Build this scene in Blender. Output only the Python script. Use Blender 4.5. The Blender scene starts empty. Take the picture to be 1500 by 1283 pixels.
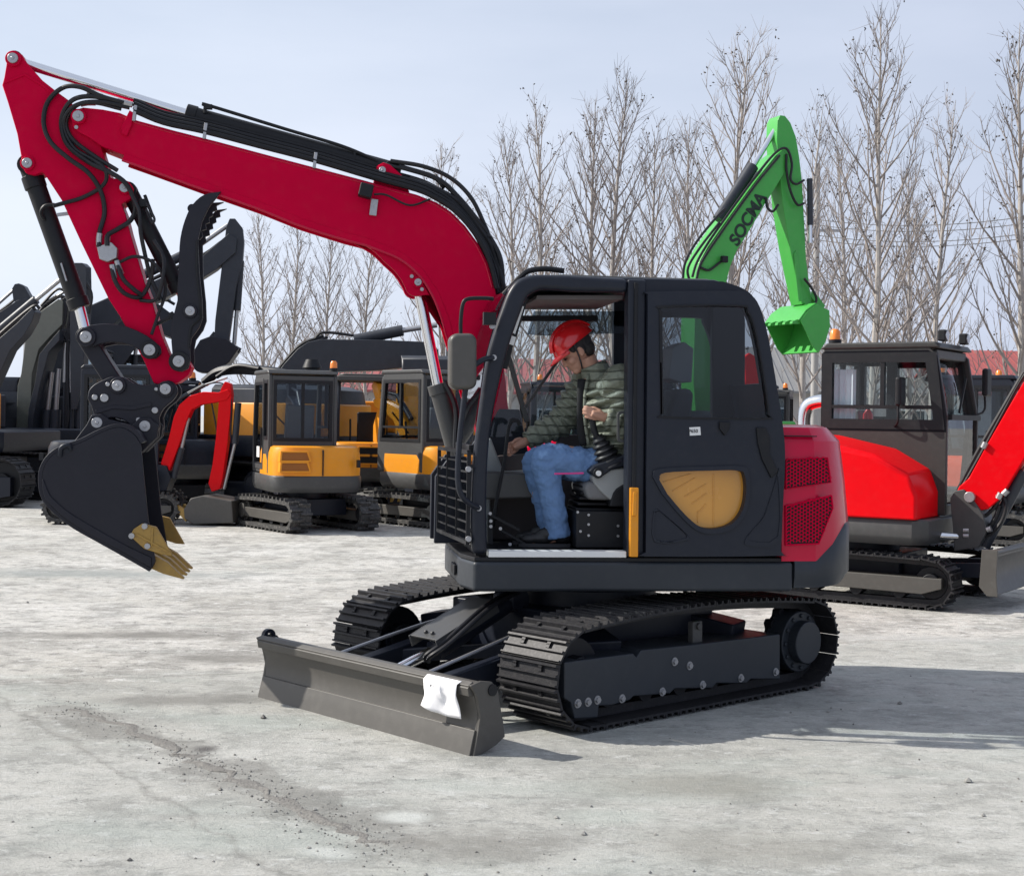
import bpy, bmesh, math, random
from mathutils import Vector, Matrix, geometry
R = math.radians
C = bpy.context.scene.collection
# ------------------------------------------------------------------ camera model (photo 1500x1283)
CAMH, FPX, CX, HY, ROLL = 1.7, 2108.0, 750.0, 611.0, 0.0151
def unroll(px, py):                   # the photo is tilted a little clockwise about its middle
    a, b, c, s = px - 750.0, py - 641.5, math.cos(ROLL), math.sin(ROLL)
    return 750.0 + a * c + b * s, 641.5 - a * s + b * c

class Frame:
    """A vertical working plane family: local x along yaw, local y to the left of it, z up."""
    def __init__(s, x, y, yaw):
        s.x, s.y, s.yaw = x, y, R(yaw)
        s.c, s.s = math.cos(s.yaw), math.sin(s.yaw)
    def tr(s, px, py, yl):            # photo pixel -> (x, z) on the plane local y = yl
        px, py = unroll(px, py)
        dx, dz = (px - CX) / FPX, (HY - py) / FPX
        nx, ny = -s.s, s.c
        t = (yl + s.x * nx + s.y * ny) / (dx * nx + ny)
        return ((dx * t - s.x) * s.c + (t - s.y) * s.s, CAMH + dz * t)
    def p3(s, px, py, yl):
        a, b = s.tr(px, py, yl)
        return Vector((a, yl, b))
    def poly(s, pts, yl):
        return [s.tr(p[0], p[1], yl) for p in pts]
    def world(s, p):
        return Vector((s.x + p[0] * s.c - p[1] * s.s, s.y + p[0] * s.s + p[1] * s.c, p[2]))

def gp(px, py, z=0.0):                # photo pixel -> world point at height z
    px, py = unroll(px, py)
    t = (CAMH - z) * FPX / (py - HY)
    return Vector(((px - CX) / FPX * t, t, z))

def wp(px, py, Y):
    px, py = unroll(px, py)
    return Vector(((px - CX) / FPX * Y, Y, CAMH + (HY - py) / FPX * Y))

# ------------------------------------------------------------------ mesh builder
def catmull(pts, k=6):
    P = [Vector(p) for p in pts]
    if len(P) < 3: return P
    out = []
    for i in range(len(P) - 1):
        p0 = P[i - 1] if i else P[0] * 2 - P[1]
        p1, p2 = P[i], P[i + 1]
        p3 = P[i + 2] if i + 2 < len(P) else P[-1] * 2 - P[-2]
        for j in range(k):
            t = j / k
            out.append(0.5 * ((2 * p1) + (p2 - p0) * t + (2 * p0 - 5 * p1 + 4 * p2 - p3) * t * t + (3 * p1 - p0 - 3 * p2 + p3) * t ** 3))
    out.append(P[-1])
    return out

def smooth2(pts, k=5):
    return [(p.x, p.y) for p in catmull([Vector((a, b, 0)) for a, b in pts], k)]

def strip(pts, t0, t1):
    """closed polygon: polyline offset by t0 and t1 to its left"""
    n = len(pts); L = []; Q = []
    for i, (x, y) in enumerate(pts):
        a = pts[max(i - 1, 0)]; b = pts[min(i + 1, n - 1)]
        dx, dy = b[0] - a[0], b[1] - a[1]; d = math.hypot(dx, dy) or 1
        nx, ny = -dy / d, dx / d
        L.append((x + nx * t0, y + ny * t0)); Q.append((x + nx * t1, y + ny * t1))
    return L + Q[::-1]

def rrect(x0, x1, y0, y1, r, k=4):
    out = []
    for cx, cy, a0 in ((x1 - r, y1 - r, 0), (x0 + r, y1 - r, 90), (x0 + r, y0 + r, 180), (x1 - r, y0 + r, 270)):
        for i in range(k + 1):
            a = R(a0 + 90 * i / k); out.append((cx + r * math.cos(a), cy + r * math.sin(a)))
    return out

def circle(cx, cy, r, n=20):
    return [(cx + r * math.cos(2 * math.pi * i / n), cy + r * math.sin(2 * math.pi * i / n)) for i in range(n)]

class MB:
    def __init__(s):
        s.v, s.f, s.mi = [], [], []
    def add(s, verts, faces, m=0):
        b = len(s.v)
        s.v += [tuple(p) for p in verts]
        s.f += [tuple(i + b for i in f) for f in faces]
        s.mi += [m] * len(faces)
        return s
    def _ax(s, u, v, d, ax):
        return (u, d, v) if ax == 'y' else ((d, u, v) if ax == 'x' else (u, v, d))
    def prism(s, pts, a, b, ax='y', m=0):
        n = len(pts)
        V = [s._ax(p[0], p[1], a, ax) for p in pts] + [s._ax(p[0], p[1], b, ax) for p in pts]
        F = [tuple(range(n)), tuple(range(2 * n - 1, n - 1, -1))]
        F += [(i, (i + 1) % n, n + (i + 1) % n, n + i) for i in range(n)]
        return s.add(V, F, m)
    def holed(s, outer, holes, a, b, ax='y', m=0):
        loops = [outer] + holes
        tris = geometry.tessellate_polygon([[Vector((p[0], p[1], 0)) for p in lp] for lp in loops])
        flat = [p for lp in loops for p in lp]; n = len(flat)
        V = [s._ax(p[0], p[1], a, ax) for p in flat] + [s._ax(p[0], p[1], b, ax) for p in flat]
        F = [tuple(t) for t in tris] + [tuple(i + n for i in t[::-1]) for t in tris]
        o = 0
        for lp in loops:
            k = len(lp)
            F += [(o + i, o + (i + 1) % k, n + o + (i + 1) % k, n + o + i) for i in range(k)]
            o += k
        return s.add(V, F, m)
    def box(s, x0, x1, y0, y1, z0, z1, m=0):
        return s.prism([(x0, z0), (x1, z0), (x1, z1), (x0, z1)], y0, y1, 'y', m)
    def obox(s, c, sx, sy, sz, rot=None, m=0):
        M = rot or Matrix.Identity(3); c = Vector(c)
        V = [c + M @ Vector((i * sx / 2, j * sy / 2, k * sz / 2)) for i in (-1, 1) for j in (-1, 1) for k in (-1, 1)]
        return s.add(V, [(0, 1, 3, 2), (4, 6, 7, 5), (0, 4, 5, 1), (2, 3, 7, 6), (0, 2, 6, 4), (1, 5, 7, 3)], m)
    def bar(s, p0, p1, w, h, up=(0, 0, 1), m=0):
        p0, p1 = Vector(p0), Vector(p1); d = p1 - p0; L = d.length; d = d / L
        u = Vector(up); sd = u.cross(d)
        if sd.length < 1e-4: sd = Vector((0, 1, 0)).cross(d)
        sd.normalize(); u = d.cross(sd)
        M = Matrix((d, sd, u)).transposed()
        return s.obox((p0 + p1) / 2, L, w, h, M, m)
    def sweep(s, path, rad, n=8, m=0, caps=True, squash=None):
        """path of points, rad number or list of r or (ra, rb)"""
        P = [Vector(p) for p in path]; k = len(P)
        if not isinstance(rad, (list, tuple)): rad = [rad] * k
        t = (P[1] - P[0]).normalized()
        ref = Vector((0, 1, 0)) if abs(t.y) < .9 else Vector((0, 0, 1))
        a = (ref - t * ref.dot(t)).normalized()
        V = []
        for i in range(k):
            t = (P[min(i + 1, k - 1)] - P[max(i - 1, 0)])
            t = t.normalized() if t.length > 1e-9 else Vector((0, 0, 1))
            a = a - t * a.dot(t)
            a = a.normalized() if a.length > 1e-6 else t.orthogonal().normalized()
            b = t.cross(a)
            r = rad[i]; ra, rb = r if isinstance(r, (tuple, list)) else (r, r)
            for j in range(n):
                g = 2 * math.pi * j / n
                V.append(P[i] + a * (ra * math.cos(g)) + b * (rb * math.sin(g)))
        F = [(i * n + j, i * n + (j + 1) % n, (i + 1) * n + (j + 1) % n, (i + 1) * n + j) for i in range(k - 1) for j in range(n)]
        if caps:
            F += [tuple(range(n - 1, -1, -1)), tuple((k - 1) * n + j for j in range(n))]
        return s.add(V, F, m)
    def cyl(s, p0, p1, r, r1=None, n=16, m=0):
        return s.sweep([p0, p1], [r, r if r1 is None else r1], n, m)
    def tube(s, pts, r, n=8, k=6, m=0):
        return s.sweep(catmull(pts, k), r, n, m)
    def ycyl(s, x, z, y0, y1, r, n=20, m=0):
        return s.prism(circle(x, z, r, n), y0, y1, 'y', m)
    def ell(s, c, rx, ry, rz, nu=16, nv=10, m=0, rot=None):
        c = Vector(c); V = [c + (rot @ Vector((0, 0, rz)) if rot else Vector((0, 0, rz)))]
        for i in range(1, nv):
            p = math.pi * i / nv
            for j in range(nu):
                g = 2 * math.pi * j / nu
                q = Vector((rx * math.sin(p) * math.cos(g), ry * math.sin(p) * math.sin(g), rz * math.cos(p)))
                V.append(c + (rot @ q if rot else q))
        V.append(c - (rot @ Vector((0, 0, rz)) if rot else Vector((0, 0, rz))))
        F = [(0, 1 + j, 1 + (j + 1) % nu) for j in range(nu)]
        for i in range(nv - 2):
            F += [(1 + i * nu + j, 1 + (i + 1) * nu + j, 1 + (i + 1) * nu + (j + 1) % nu, 1 + i * nu + (j + 1) % nu) for j in range(nu)]
        e = len(V) - 1; o = 1 + (nv - 2) * nu
        F += [(o + j, e, o + (j + 1) % nu) for j in range(nu)]
        return s.add(V, F, m)
    def loft(s, rings, m=0):
        n = len(rings[0]); V = [p for r in rings for p in r]
        F = [(i * n + j, i * n + (j + 1) % n, (i + 1) * n + (j + 1) % n, (i + 1) * n + j) for i in range(len(rings) - 1) for j in range(n)]
        F += [tuple(range(n - 1, -1, -1)), tuple((len(rings) - 1) * n + j for j in range(n))]
        return s.add(V, F, m)
    def mesh(s, name, mats, ang=38):
        me = bpy.data.meshes.new(name)
        me.from_pydata(s.v, [], s.f)
        for mt in (mats if isinstance(mats, (list, tuple)) else [mats]): me.materials.append(mt)
        me.polygons.foreach_set('material_index', s.mi)
        bm = bmesh.new(); bm.from_mesh(me)
        bmesh.ops.recalc_face_normals(bm, faces=bm.faces)
        bm.to_mesh(me); bm.free()
        me.polygons.foreach_set('use_smooth', [True] * len(me.polygons))
        me.set_sharp_from_angle(angle=R(ang))
        me.update()
        return me
    def build(s, name, mats, parent=None, bevel=0.0, ang=38, rz=0.0, seg=2, loc=None):
        o = bpy.data.objects.new(name, s.mesh(name, mats, ang))
        C.objects.link(o)
        if parent is not None: o.parent = parent
        if rz: o.rotation_euler = (0, 0, rz)
        if loc is not None: o.location = loc
        if bevel:
            b = o.modifiers.new('bevel', 'BEVEL'); b.width = bevel; b.segments = seg; b.limit_method = 'ANGLE'
            b.angle_limit = R(40); b.harden_normals = True
        return o

def thing(name, label, cat, x=0, y=0, z=0, yaw=0, group=None):
    o = bpy.data.objects.new(name, None); C.objects.link(o)
    o.empty_display_size = .2
    o.location = (x, y, z); o.rotation_euler = (0, 0, yaw)
    o['label'] = label; o['category'] = cat
    if group: o['group'] = group
    return o
def tag(o, label=None, cat=None, group=None, kind=None):
    if label: o['label'] = label
    if cat: o['category'] = cat
    if group: o['group'] = group
    if kind: o['kind'] = kind
    return o
def copy_tree(o, parent=None):
    c = o.copy(); C.objects.link(c)
    if parent is not None: c.parent = parent
    for ch in list(o.children): copy_tree(ch, c)
    return c

# ------------------------------------------------------------------ materials
def nodes(name):
    m = bpy.data.materials.new(name); m.use_nodes = True
    nt = m.node_tree; return m, nt, nt.nodes, nt.links, nt.nodes['Principled BSDF']
def setc(inp, v):
    inp.default_value = (v[0], v[1], v[2], 1) if len(v) == 3 else v

def coat(name, col, rough=.4, metal=0., var=.12, scale=6., dirt=.0, dirtcol=(.25, .23, .2), bump=0., bscale=60., clear=0., spec=.5):
    m, nt, N, L, b = nodes(name)
    tc = N.new('ShaderNodeTexCoord')
    n1 = N.new('ShaderNodeTexNoise'); n1.inputs['Scale'].default_value = scale; n1.inputs['Detail'].default_value = 6
    L.new(tc.outputs['Object'], n1.inputs['Vector'])
    mx = N.new('ShaderNodeMix'); mx.data_type = 'RGBA'
    setc(mx.inputs[6], [c * (1 - var) for c in col]); setc(mx.inputs[7], [min(1, c * (1 + var)) for c in col])
    L.new(n1.outputs['Fac'], mx.inputs[0])
    out = mx.outputs[2]
    mr = N.new('ShaderNodeMapRange'); mr.inputs[3].default_value = max(.02, rough - .08); mr.inputs[4].default_value = min(1, rough + .12)
    n2 = N.new('ShaderNodeTexNoise'); n2.inputs['Scale'].default_value = scale * 3.1; n2.inputs['Detail'].default_value = 8
    L.new(tc.outputs['Object'], n2.inputs['Vector']); L.new(n2.outputs['Fac'], mr.inputs[0])
    L.new(mr.outputs[0], b.inputs['Roughness'])
    if dirt:
        cr = N.new('ShaderNodeValToRGB'); cr.color_ramp.elements[0].position = .5; cr.color_ramp.elements[1].position = .78
        cr.color_ramp.elements[0].color = (0, 0, 0, 1); cr.color_ramp.elements[1].color = (dirt, dirt, dirt, 1)
        L.new(n2.outputs['Fac'], cr.inputs[0])
        m2 = N.new('ShaderNodeMix'); m2.data_type = 'RGBA'
        L.new(cr.outputs[0], m2.inputs[0]); L.new(out, m2.inputs[6]); setc(m2.inputs[7], dirtcol); out = m2.outputs[2]
    L.new(out, b.inputs['Base Color'])
    b.inputs['Metallic'].default_value = metal
    b.inputs['Specular IOR Level'].default_value = spec
    if clear:
        b.inputs['Coat Weight'].default_value = clear; b.inputs['Coat Roughness'].default_value = .12
    if bump:
        n3 = N.new('ShaderNodeTexNoise'); n3.inputs['Scale'].default_value = bscale; n3.inputs['Detail'].default_value = 4
        L.new(tc.outputs['Object'], n3.inputs['Vector'])
        bp = N.new('ShaderNodeBump'); bp.inputs['Strength'].default_value = bump; bp.inputs['Distance'].default_value = .01
        L.new(n3.outputs['Fac'], bp.inputs['Height']); L.new(bp.outputs[0], b.inputs['Normal'])
    return m

def glassmat(name, tint=(.8, .86, .88), dens=.55, rough=.02):
    """thin pane: tinted see-through plus mirror reflection"""
    m, nt, N, L, b = nodes(name)
    N.remove(b)
    tr = N.new('ShaderNodeBsdfTransparent'); setc(tr.inputs[0], [(c * dens) ** .5 for c in tint])
    gl = N.new('ShaderNodeBsdfGlossy'); gl.inputs['Roughness'].default_value = rough
    fr = N.new('ShaderNodeFresnel'); fr.inputs[0].default_value = 1.5
    mr = N.new('ShaderNodeMath'); mr.operation = 'MULTIPLY'; mr.inputs[1].default_value = 1.1
    mx = N.new('ShaderNodeMixShader')
    ge = N.new('ShaderNodeNewGeometry'); iv = N.new('ShaderNodeMath'); iv.operation = 'SUBTRACT'; iv.inputs[0].default_value = 1
    m3 = N.new('ShaderNodeMath'); m3.operation = 'MULTIPLY'      # mirror on the outer face only
    L.new(ge.outputs['Backfacing'], iv.inputs[1])
    L.new(fr.outputs[0], mr.inputs[0]); L.new(mr.outputs[0], m3.inputs[0]); L.new(iv.outputs[0], m3.inputs[1]); L.new(m3.outputs[0], mx.inputs[0]); L.new(tr.outputs[0], mx.inputs[1]); L.new(gl.outputs[0], mx.inputs[2])
    L.new(mx.outputs[0], N['Material Output'].inputs[0])
    return m

M = {}
M['red'] = coat('crimson_paint', (.555, .001, .036), .36, var=.07, clear=.0, dirt=.02, spec=.04)
M['redgloss'] = coat('crimson_hood_paint', (.53, .001, .038), .3, var=.06, clear=.45, spec=.12)
M['redbright'] = coat('bright_red_paint', (.70, .0015, .006), .33, var=.08, clear=.05, dirt=.02, spec=.10)
M['orange'] = coat('amber_paint', (.74, .28, .014), .38, var=.06, clear=.12, dirt=.10, spec=.3)
M['orangered'] = coat('orange_red_paint', (.75, .09, .03), .4, var=.06, dirt=.08)
M['green'] = coat('green_paint', (.058, .36, .062), .36, var=.08, clear=.15, dirt=.08, spec=.35)
M['dark'] = coat('charcoal_paint', (.0115, .0145, .024), .40, var=.14, dirt=.09, dirtcol=(.08, .078, .075), spec=.32)
M['frame'] = coat('graphite_paint', (.027, .032, .040), .42, var=.14, dirt=.12, dirtcol=(.09, .088, .082), spec=.35)
M['grey'] = coat('grey_brown_paint', (.072, .067, .060), .45, var=.10, dirt=.14, dirtcol=(.17, .16, .145), bump=.04, bscale=120)
M['cabgrey'] = coat('cab_grey_paint', (.060, .060, .060), .42, var=.08, dirt=.12, dirtcol=(.16, .155, .14), spec=.35)
M['armdark'] = coat('arm_slate_paint', (.030, .034, .044), .42, var=.25, dirt=.10, dirtcol=(.10, .10, .09), spec=.35)
M['olive'] = coat('arm_olive_paint', (.12, .125, .105), .5, var=.14, dirt=.15)
M['black'] = coat('black_plastic', (.009, .0095, .012), .5, var=.15, spec=.3, dirt=.08, dirtcol=(.08, .075, .07))
M['rubber'] = coat('black_hose_rubber', (.012, .012, .015), .42, var=.15, spec=.35, dirt=.1, dirtcol=(.1, .095, .09))
M['track'] = coat('track_steel', (.022, .0215, .024), .5, metal=.1, var=.4, scale=14, spec=.3, dirt=.3, dirtcol=(.085, .08, .072), bump=.15, bscale=90)
M['trackrubber'] = coat('track_rubber', (.035, .034, .033), .6, var=.2, scale=10, dirt=.45, dirtcol=(.28, .26, .23))
M['chrome'] = coat('chrome', (.75, .76, .78), .14, metal=1., var=.04)
M['steel'] = coat('zinc_steel', (.40, .40, .41), .38, metal=.8, var=.15, scale=40, dirt=.25, dirtcol=(.2, .18, .16))
M['gold'] = coat('ochre_tooth_paint', (.36, .215, .045), .5, var=.25, scale=18, dirt=.35, dirtcol=(.13, .1, .07), bump=.1)
M['bucket'] = coat('bucket_black_paint', (.0135, .0135, .021), .46, var=.22, scale=5, dirt=.10, dirtcol=(.06, .055, .055), bump=.06, bscale=80, spec=.3)
M['glass'] = glassmat('cab_glass', dens=.92)
M['tint'] = glassmat('tinted_glass', (.72, .80, .86), .72)
M['doorglass'] = glassmat('door_glass', (.66, .74, .82), .46)
M['darkglass'] = glassmat('dark_glass', (.5, .6, .68), .40)
M['blueglass'] = glassmat('blue_film_glass', (.25, .38, .75), .5)
M['amber'] = coat('amber_reflection', (.60, .27, .03), .22, var=.22, scale=2.2, clear=.7)  # colour of the reflection painted into the door's lower pane
M['seat'] = coat('seat_grey_cloth', (.17, .17, .175), .8, var=.15, bump=.2, bscale=200)
M['console'] = coat('console_grey_plastic', (.30, .31, .31), .55, var=.06)
M['interior'] = coat('cab_lining', (.10, .085, .085), .7, var=.1)
M['floor'] = coat('cab_floor_metal', (.32, .32, .32), .5, metal=.2, var=.15)
M['white'] = coat('white_plastic', (.75, .75, .74), .5, var=.04)
M['paper'] = coat('white_paper', (.85, .84, .85), .6, var=.03, bump=.25, bscale=14)
M['curtain'] = coat('curtain_cloth', (.74, .76, .80), .9, var=.08)
M['ink'] = coat('black_ink', (.02, .02, .025), .6)
M['beacon'] = coat('beacon_orange_plastic', (.85, .22, .015), .25, var=.08, clear=.5)
M['pink'] = coat('magenta_plastic', (.6, .03, .22), .4)
M['lens'] = coat('lamp_lens', (.5, .52, .54), .15, metal=.5)
M['bark'] = coat('pale_bark', (.36, .33, .305), .85, var=.3, scale=9, bump=.3)
M['twig'] = coat('twig_bark', (.255, .222, .205), .85, var=.3, scale=4)
M['leaf'] = coat('withered_leaf', (.06, .045, .035), .8, var=.4)
M['roofred'] = coat('red_roof_sheet', (.30, .075, .07), .6, var=.15, scale=1.5)
M['roofgrey'] = coat('grey_roof_sheet', (.2, .2, .2), .6, var=.15, scale=1.5)
M['wall'] = coat('rendered_wall', (.35, .34, .33), .8, var=.1, scale=1.)
M['pole'] = coat('concrete_pole', (.33, .32, .31), .85, var=.1)
M['decal'] = coat('dark_green_lettering', (.004, .018, .010), .5)
M['extred'] = coat('extinguisher_red', (.65, .015, .02), .3, clear=.4)
# ================================================================== camera, light, sky
scene = bpy.context.scene
cam = bpy.data.cameras.new('camera'); co = bpy.data.objects.new('camera', cam); C.objects.link(co)
co.matrix_world = Matrix.Translation((0, 0, CAMH)) @ Matrix.Rotation(R(90), 4, 'X') @ Matrix.Rotation(ROLL, 4, 'Z')
cam.sensor_width = 36; cam.lens = FPX / 1500 * 36
cam.shift_y = -30.5 / 1500; cam.shift_x = -.46 / 1500
cam.clip_end = 2000; cam.clip_start = .05
scene.camera = co
scene.view_settings.view_transform = 'Standard'; scene.view_settings.look = 'None'
scene.view_settings.exposure = 0.30; scene.view_settings.gamma = 1.0

SUN = Vector((-1.30, .20, 1.0)).normalized()
sl = bpy.data.lights.new('sun', 'SUN'); sl.energy = 5.0; sl.angle = R(.55); sl.color = (1, .95, .87)
so = bpy.data.objects.new('sun', sl); C.objects.link(so)
so.rotation_euler = (-SUN).to_track_quat('-Z', 'Y').to_euler(); so.location = SUN * 60
w = bpy.data.worlds.new('World'); scene.world = w; w.use_nodes = True
N, L = w.node_tree.nodes, w.node_tree.links
bg = N['Background']; bg.inputs[1].default_value = .105
sky = N.new('ShaderNodeTexSky'); sky.sky_type = 'NISHITA'; sky.sun_disc = False
sky.sun_elevation = math.asin(SUN.z); sky.sun_rotation = math.atan2(SUN.x, SUN.y)
sky.air_density = 1.0; sky.dust_density = 2.2; sky.ozone_density = 1.6; sky.altitude = 50
# thin high cloud: a pale veil with soft streaks, denser towards the horizon
tc = N.new('ShaderNodeTexCoord')
sep = N.new('ShaderNodeSeparateXYZ'); L.new(tc.outputs['Generated'], sep.inputs[0])
mp = N.new('ShaderNodeMapping'); mp.inputs['Scale'].default_value = (1.2, 1.2, 4.5)
L.new(tc.outputs['Generated'], mp.inputs[0])
nz = N.new('ShaderNodeTexNoise'); nz.inputs['Scale'].default_value = 1.7; nz.inputs['Detail'].default_value = 7; nz.inputs['Roughness'].default_value = .5
L.new(mp.outputs[0], nz.inputs['Vector'])
r1 = N.new('ShaderNodeMapRange'); r1.inputs[1].default_value = .32; r1.inputs[2].default_value = .72; r1.inputs[3].default_value = .50; r1.inputs[4].default_value = .86
L.new(nz.outputs['Fac'], r1.inputs[0])
r2 = N.new('ShaderNodeMapRange'); r2.inputs[1].default_value = 0.; r2.inputs[2].default_value = .35; r2.inputs[3].default_value = .30; r2.inputs[4].default_value = 0.
L.new(sep.outputs[2], r2.inputs[0])
ad = N.new('ShaderNodeMath'); ad.use_clamp = True; L.new(r1.outputs[0], ad.inputs[0]); L.new(r2.outputs[0], ad.inputs[1])
mxs = N.new('ShaderNodeMix'); mxs.data_type = 'RGBA'
L.new(ad.outputs[0], mxs.inputs[0]); L.new(sky.outputs[0], mxs.inputs[6])
# the veil is brightest on the sun's side of the sky
dt = N.new('ShaderNodeVectorMath'); dt.operation = 'DOT_PRODUCT'; L.new(tc.outputs['Generated'], dt.inputs[0]); dt.inputs[1].default_value = SUN[:]
r3 = N.new('ShaderNodeMapRange'); r3.inputs[1].default_value = -.55; r3.inputs[2].default_value = .45; L.new(dt.outputs['Value'], r3.inputs[0])
vc = N.new('ShaderNodeMix'); vc.data_type = 'RGBA'; vc.inputs[6].default_value = (3.7, 4.15, 5.6, 1); vc.inputs[7].default_value = (6.7, 7.25, 8.35, 1)
L.new(r3.outputs[0], vc.inputs[0]); L.new(vc.outputs[2], mxs.inputs[7])
L.new(mxs.outputs[2], bg.inputs[0])

# ================================================================== ground: one worn concrete yard
def ground_material():
    m, nt, N, L, b = nodes('worn_concrete')
    tc = N.new('ShaderNodeTexCoord'); P = tc.outputs['Object']
    def noise(scale, detail=6, vec=None, rough=.55, sx=1, sy=1, rot=0):
        mp = N.new('ShaderNodeMapping'); mp.inputs['Scale'].default_value = (sx, sy, 1); mp.inputs['Rotation'].default_value = (0, 0, R(rot))
        L.new(vec or P, mp.inputs[0])
        n = N.new('ShaderNodeTexNoise'); n.inputs['Scale'].default_value = scale; n.inputs['Detail'].default_value = detail; n.inputs['Roughness'].default_value = rough
        L.new(mp.outputs[0], n.inputs['Vector']); return n.outputs['Fac']
    def rng(v, a, b_, c=0., d=1.):
        r = N.new('ShaderNodeMapRange'); r.inputs[1].default_value = a; r.inputs[2].default_value = b_; r.inputs[3].default_value = c; r.inputs[4].default_value = d
        L.new(v, r.inputs[0]); return r.outputs[0]
    def mix(f, a, c):
        x = N.new('ShaderNodeMix'); x.data_type = 'RGBA'
        L.new(f, x.inputs[0])
        for i, v in ((6, a), (7, c)):
            if isinstance(v, tuple): setc(x.inputs[i], v)
            else: L.new(v, x.inputs[i])
        return x.outputs[2]
    def math_(op, a, c):
        x = N.new('ShaderNodeMath'); x.operation = op; x.use_clamp = op in ('MULTIPLY', 'ADD') 
        for i, v in ((0, a), (1, c)):
            if isinstance(v, (int, float)): x.inputs[i].default_value = v
            else: L.new(v, x.inputs[i])
        return x.outputs[0]
    base = mix(rng(noise(.55, 8), .35, .68), (.475, .46, .418), (.635, .625, .592))
    base = mix(rng(noise(.9, 12, sx=.7, sy=1.2, rough=.72), .50, .64, 0, .7), base, (.275, .268, .245))
    base = mix(rng(noise(2.2, 12, rough=.70), .47, .62, 0, .8), base, (.25, .245, .225))
    base = mix(rng(noise(1.1, 6, sx=.6, sy=1.6, rot=12), .58, .74, 0, .4), base, (.41, .45, .42))     # pale greenish bloom
    base = mix(rng(noise(3.2, 10, sx=.5, sy=1.7, rot=-6, rough=.7), .58, .68, 0, .55), base, (.62, .62, .60))  # scraped light streaks
    base = mix(rng(noise(4.2, 10, sx=.5, sy=1.9, rot=4, rough=.72), .59, .68, 0, .6), base, (.20, .195, .18))  # dark scuffs
    base = mix(rng(noise(7, 12, sx=.8, sy=1.1, rough=.78), .51, .61, 0, .8), base, (.19, .186, .172))
    base = mix(rng(noise(8.5, 12, sx=.8, sy=1.1, rot=40, rough=.78), .54, .62, 0, .8), base, (.68, .68, .66))
    base = mix(rng(noise(42, 6, rough=.8), .50, .66, 0, .58), base, (.18, .176, .165))       # sand grain
    base = mix(rng(noise(55, 6, rough=.8), .55, .68, 0, .5), base, (.64, .64, .62))
    base = mix(rng(noise(150, 3, rough=.7), .60, .72, 0, .6), base, (.14, .135, .125))
    # the nearer slab is older and greyer than the one behind the joint
    A, B = gp(0, 1003), gp(820, 962); d_ = (B - A).normalized()
    mp = N.new('ShaderNodeMapping'); mp.vector_type = 'TEXTURE'; mp.inputs['Location'].default_value = (A.x, A.y, 0); mp.inputs['Rotation'].default_value = (0, 0, math.atan2(d_.y, d_.x))
    L.new(P, mp.inputs[0]); sx_ = N.new('ShaderNodeSeparateXYZ'); L.new(mp.outputs[0], sx_.inputs[0])
    slab = rng(math_('SUBTRACT', sx_.outputs[1], rng(noise(1.2, 7), .3, .7, -.35, .35)), .04, -.10)
    base = mix(math_('MULTIPLY', slab, .40), base, (.34, .352, .33))
    base = mix(math_('MULTIPLY', rng(noise(.9, 8, sx=.5, sy=1.3), .52, .66), math_('MULTIPLY', slab, .4)), base, (.35, .395, .365))
    base = mix(rng(noise(9, 10, sx=.45, sy=1.4, rot=8, rough=.75), .57, .66, 0, .5), base, (.21, .21, .195))   # brushed strokes
    base = mix(rng(noise(13, 10, sx=.5, sy=1.4, rot=3, rough=.75), .57, .66, 0, .5), base, (.63, .635, .61))
    # band of spilt dirt
    for (a_, b__) in (((60, 1032), (300, 1112)), ((290, 1108), (620, 1250))):
        A, B = gp(*a_), gp(*b__); d_ = (B - A); ln_ = d_.length; d_.normalize()
        mp = N.new('ShaderNodeMapping'); mp.vector_type = 'TEXTURE'; mp.inputs['Location'].default_value = (A.x, A.y, 0); mp.inputs['Rotation'].default_value = (0, 0, math.atan2(d_.y, d_.x))
        L.new(P, mp.inputs[0]); sx_ = N.new('ShaderNodeSeparateXYZ'); L.new(mp.outputs[0], sx_.inputs[0])
        across = math_('ABSOLUTE', math_('SUBTRACT', sx_.outputs[1], rng(noise(2.4, 6), .3, .7, -.16, .16)), 0)
        band = math_('MULTIPLY', rng(across, .32, .02), math_('MULTIPLY', rng(sx_.outputs[0], -.15, .15), rng(sx_.outputs[0], ln_ + .2, ln_ - .2)))
        base = mix(math_('MULTIPLY', rng(math_('ADD', math_('MULTIPLY', band, .55), math_('MULTIPLY', noise(30, 6, rough=.8), .5)), .50, .66), math_('MULTIPLY', rng(band, 0, .35), .5)), base, (.16, .155, .142))
    # oil and damp marks with shapes of their own, plus one painted cast shadow
    wob = noise(2.2, 6)
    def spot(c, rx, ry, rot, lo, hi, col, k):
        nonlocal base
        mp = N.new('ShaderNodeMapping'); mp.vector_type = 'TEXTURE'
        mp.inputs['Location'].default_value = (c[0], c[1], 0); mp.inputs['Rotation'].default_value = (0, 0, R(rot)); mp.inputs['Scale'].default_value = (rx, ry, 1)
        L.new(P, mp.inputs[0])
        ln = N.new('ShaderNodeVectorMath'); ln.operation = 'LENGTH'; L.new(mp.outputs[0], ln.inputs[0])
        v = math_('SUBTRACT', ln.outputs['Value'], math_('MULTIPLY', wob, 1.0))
        base = mix(math_('MULTIPLY', rng(v, hi, lo), k), base, col)
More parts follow.
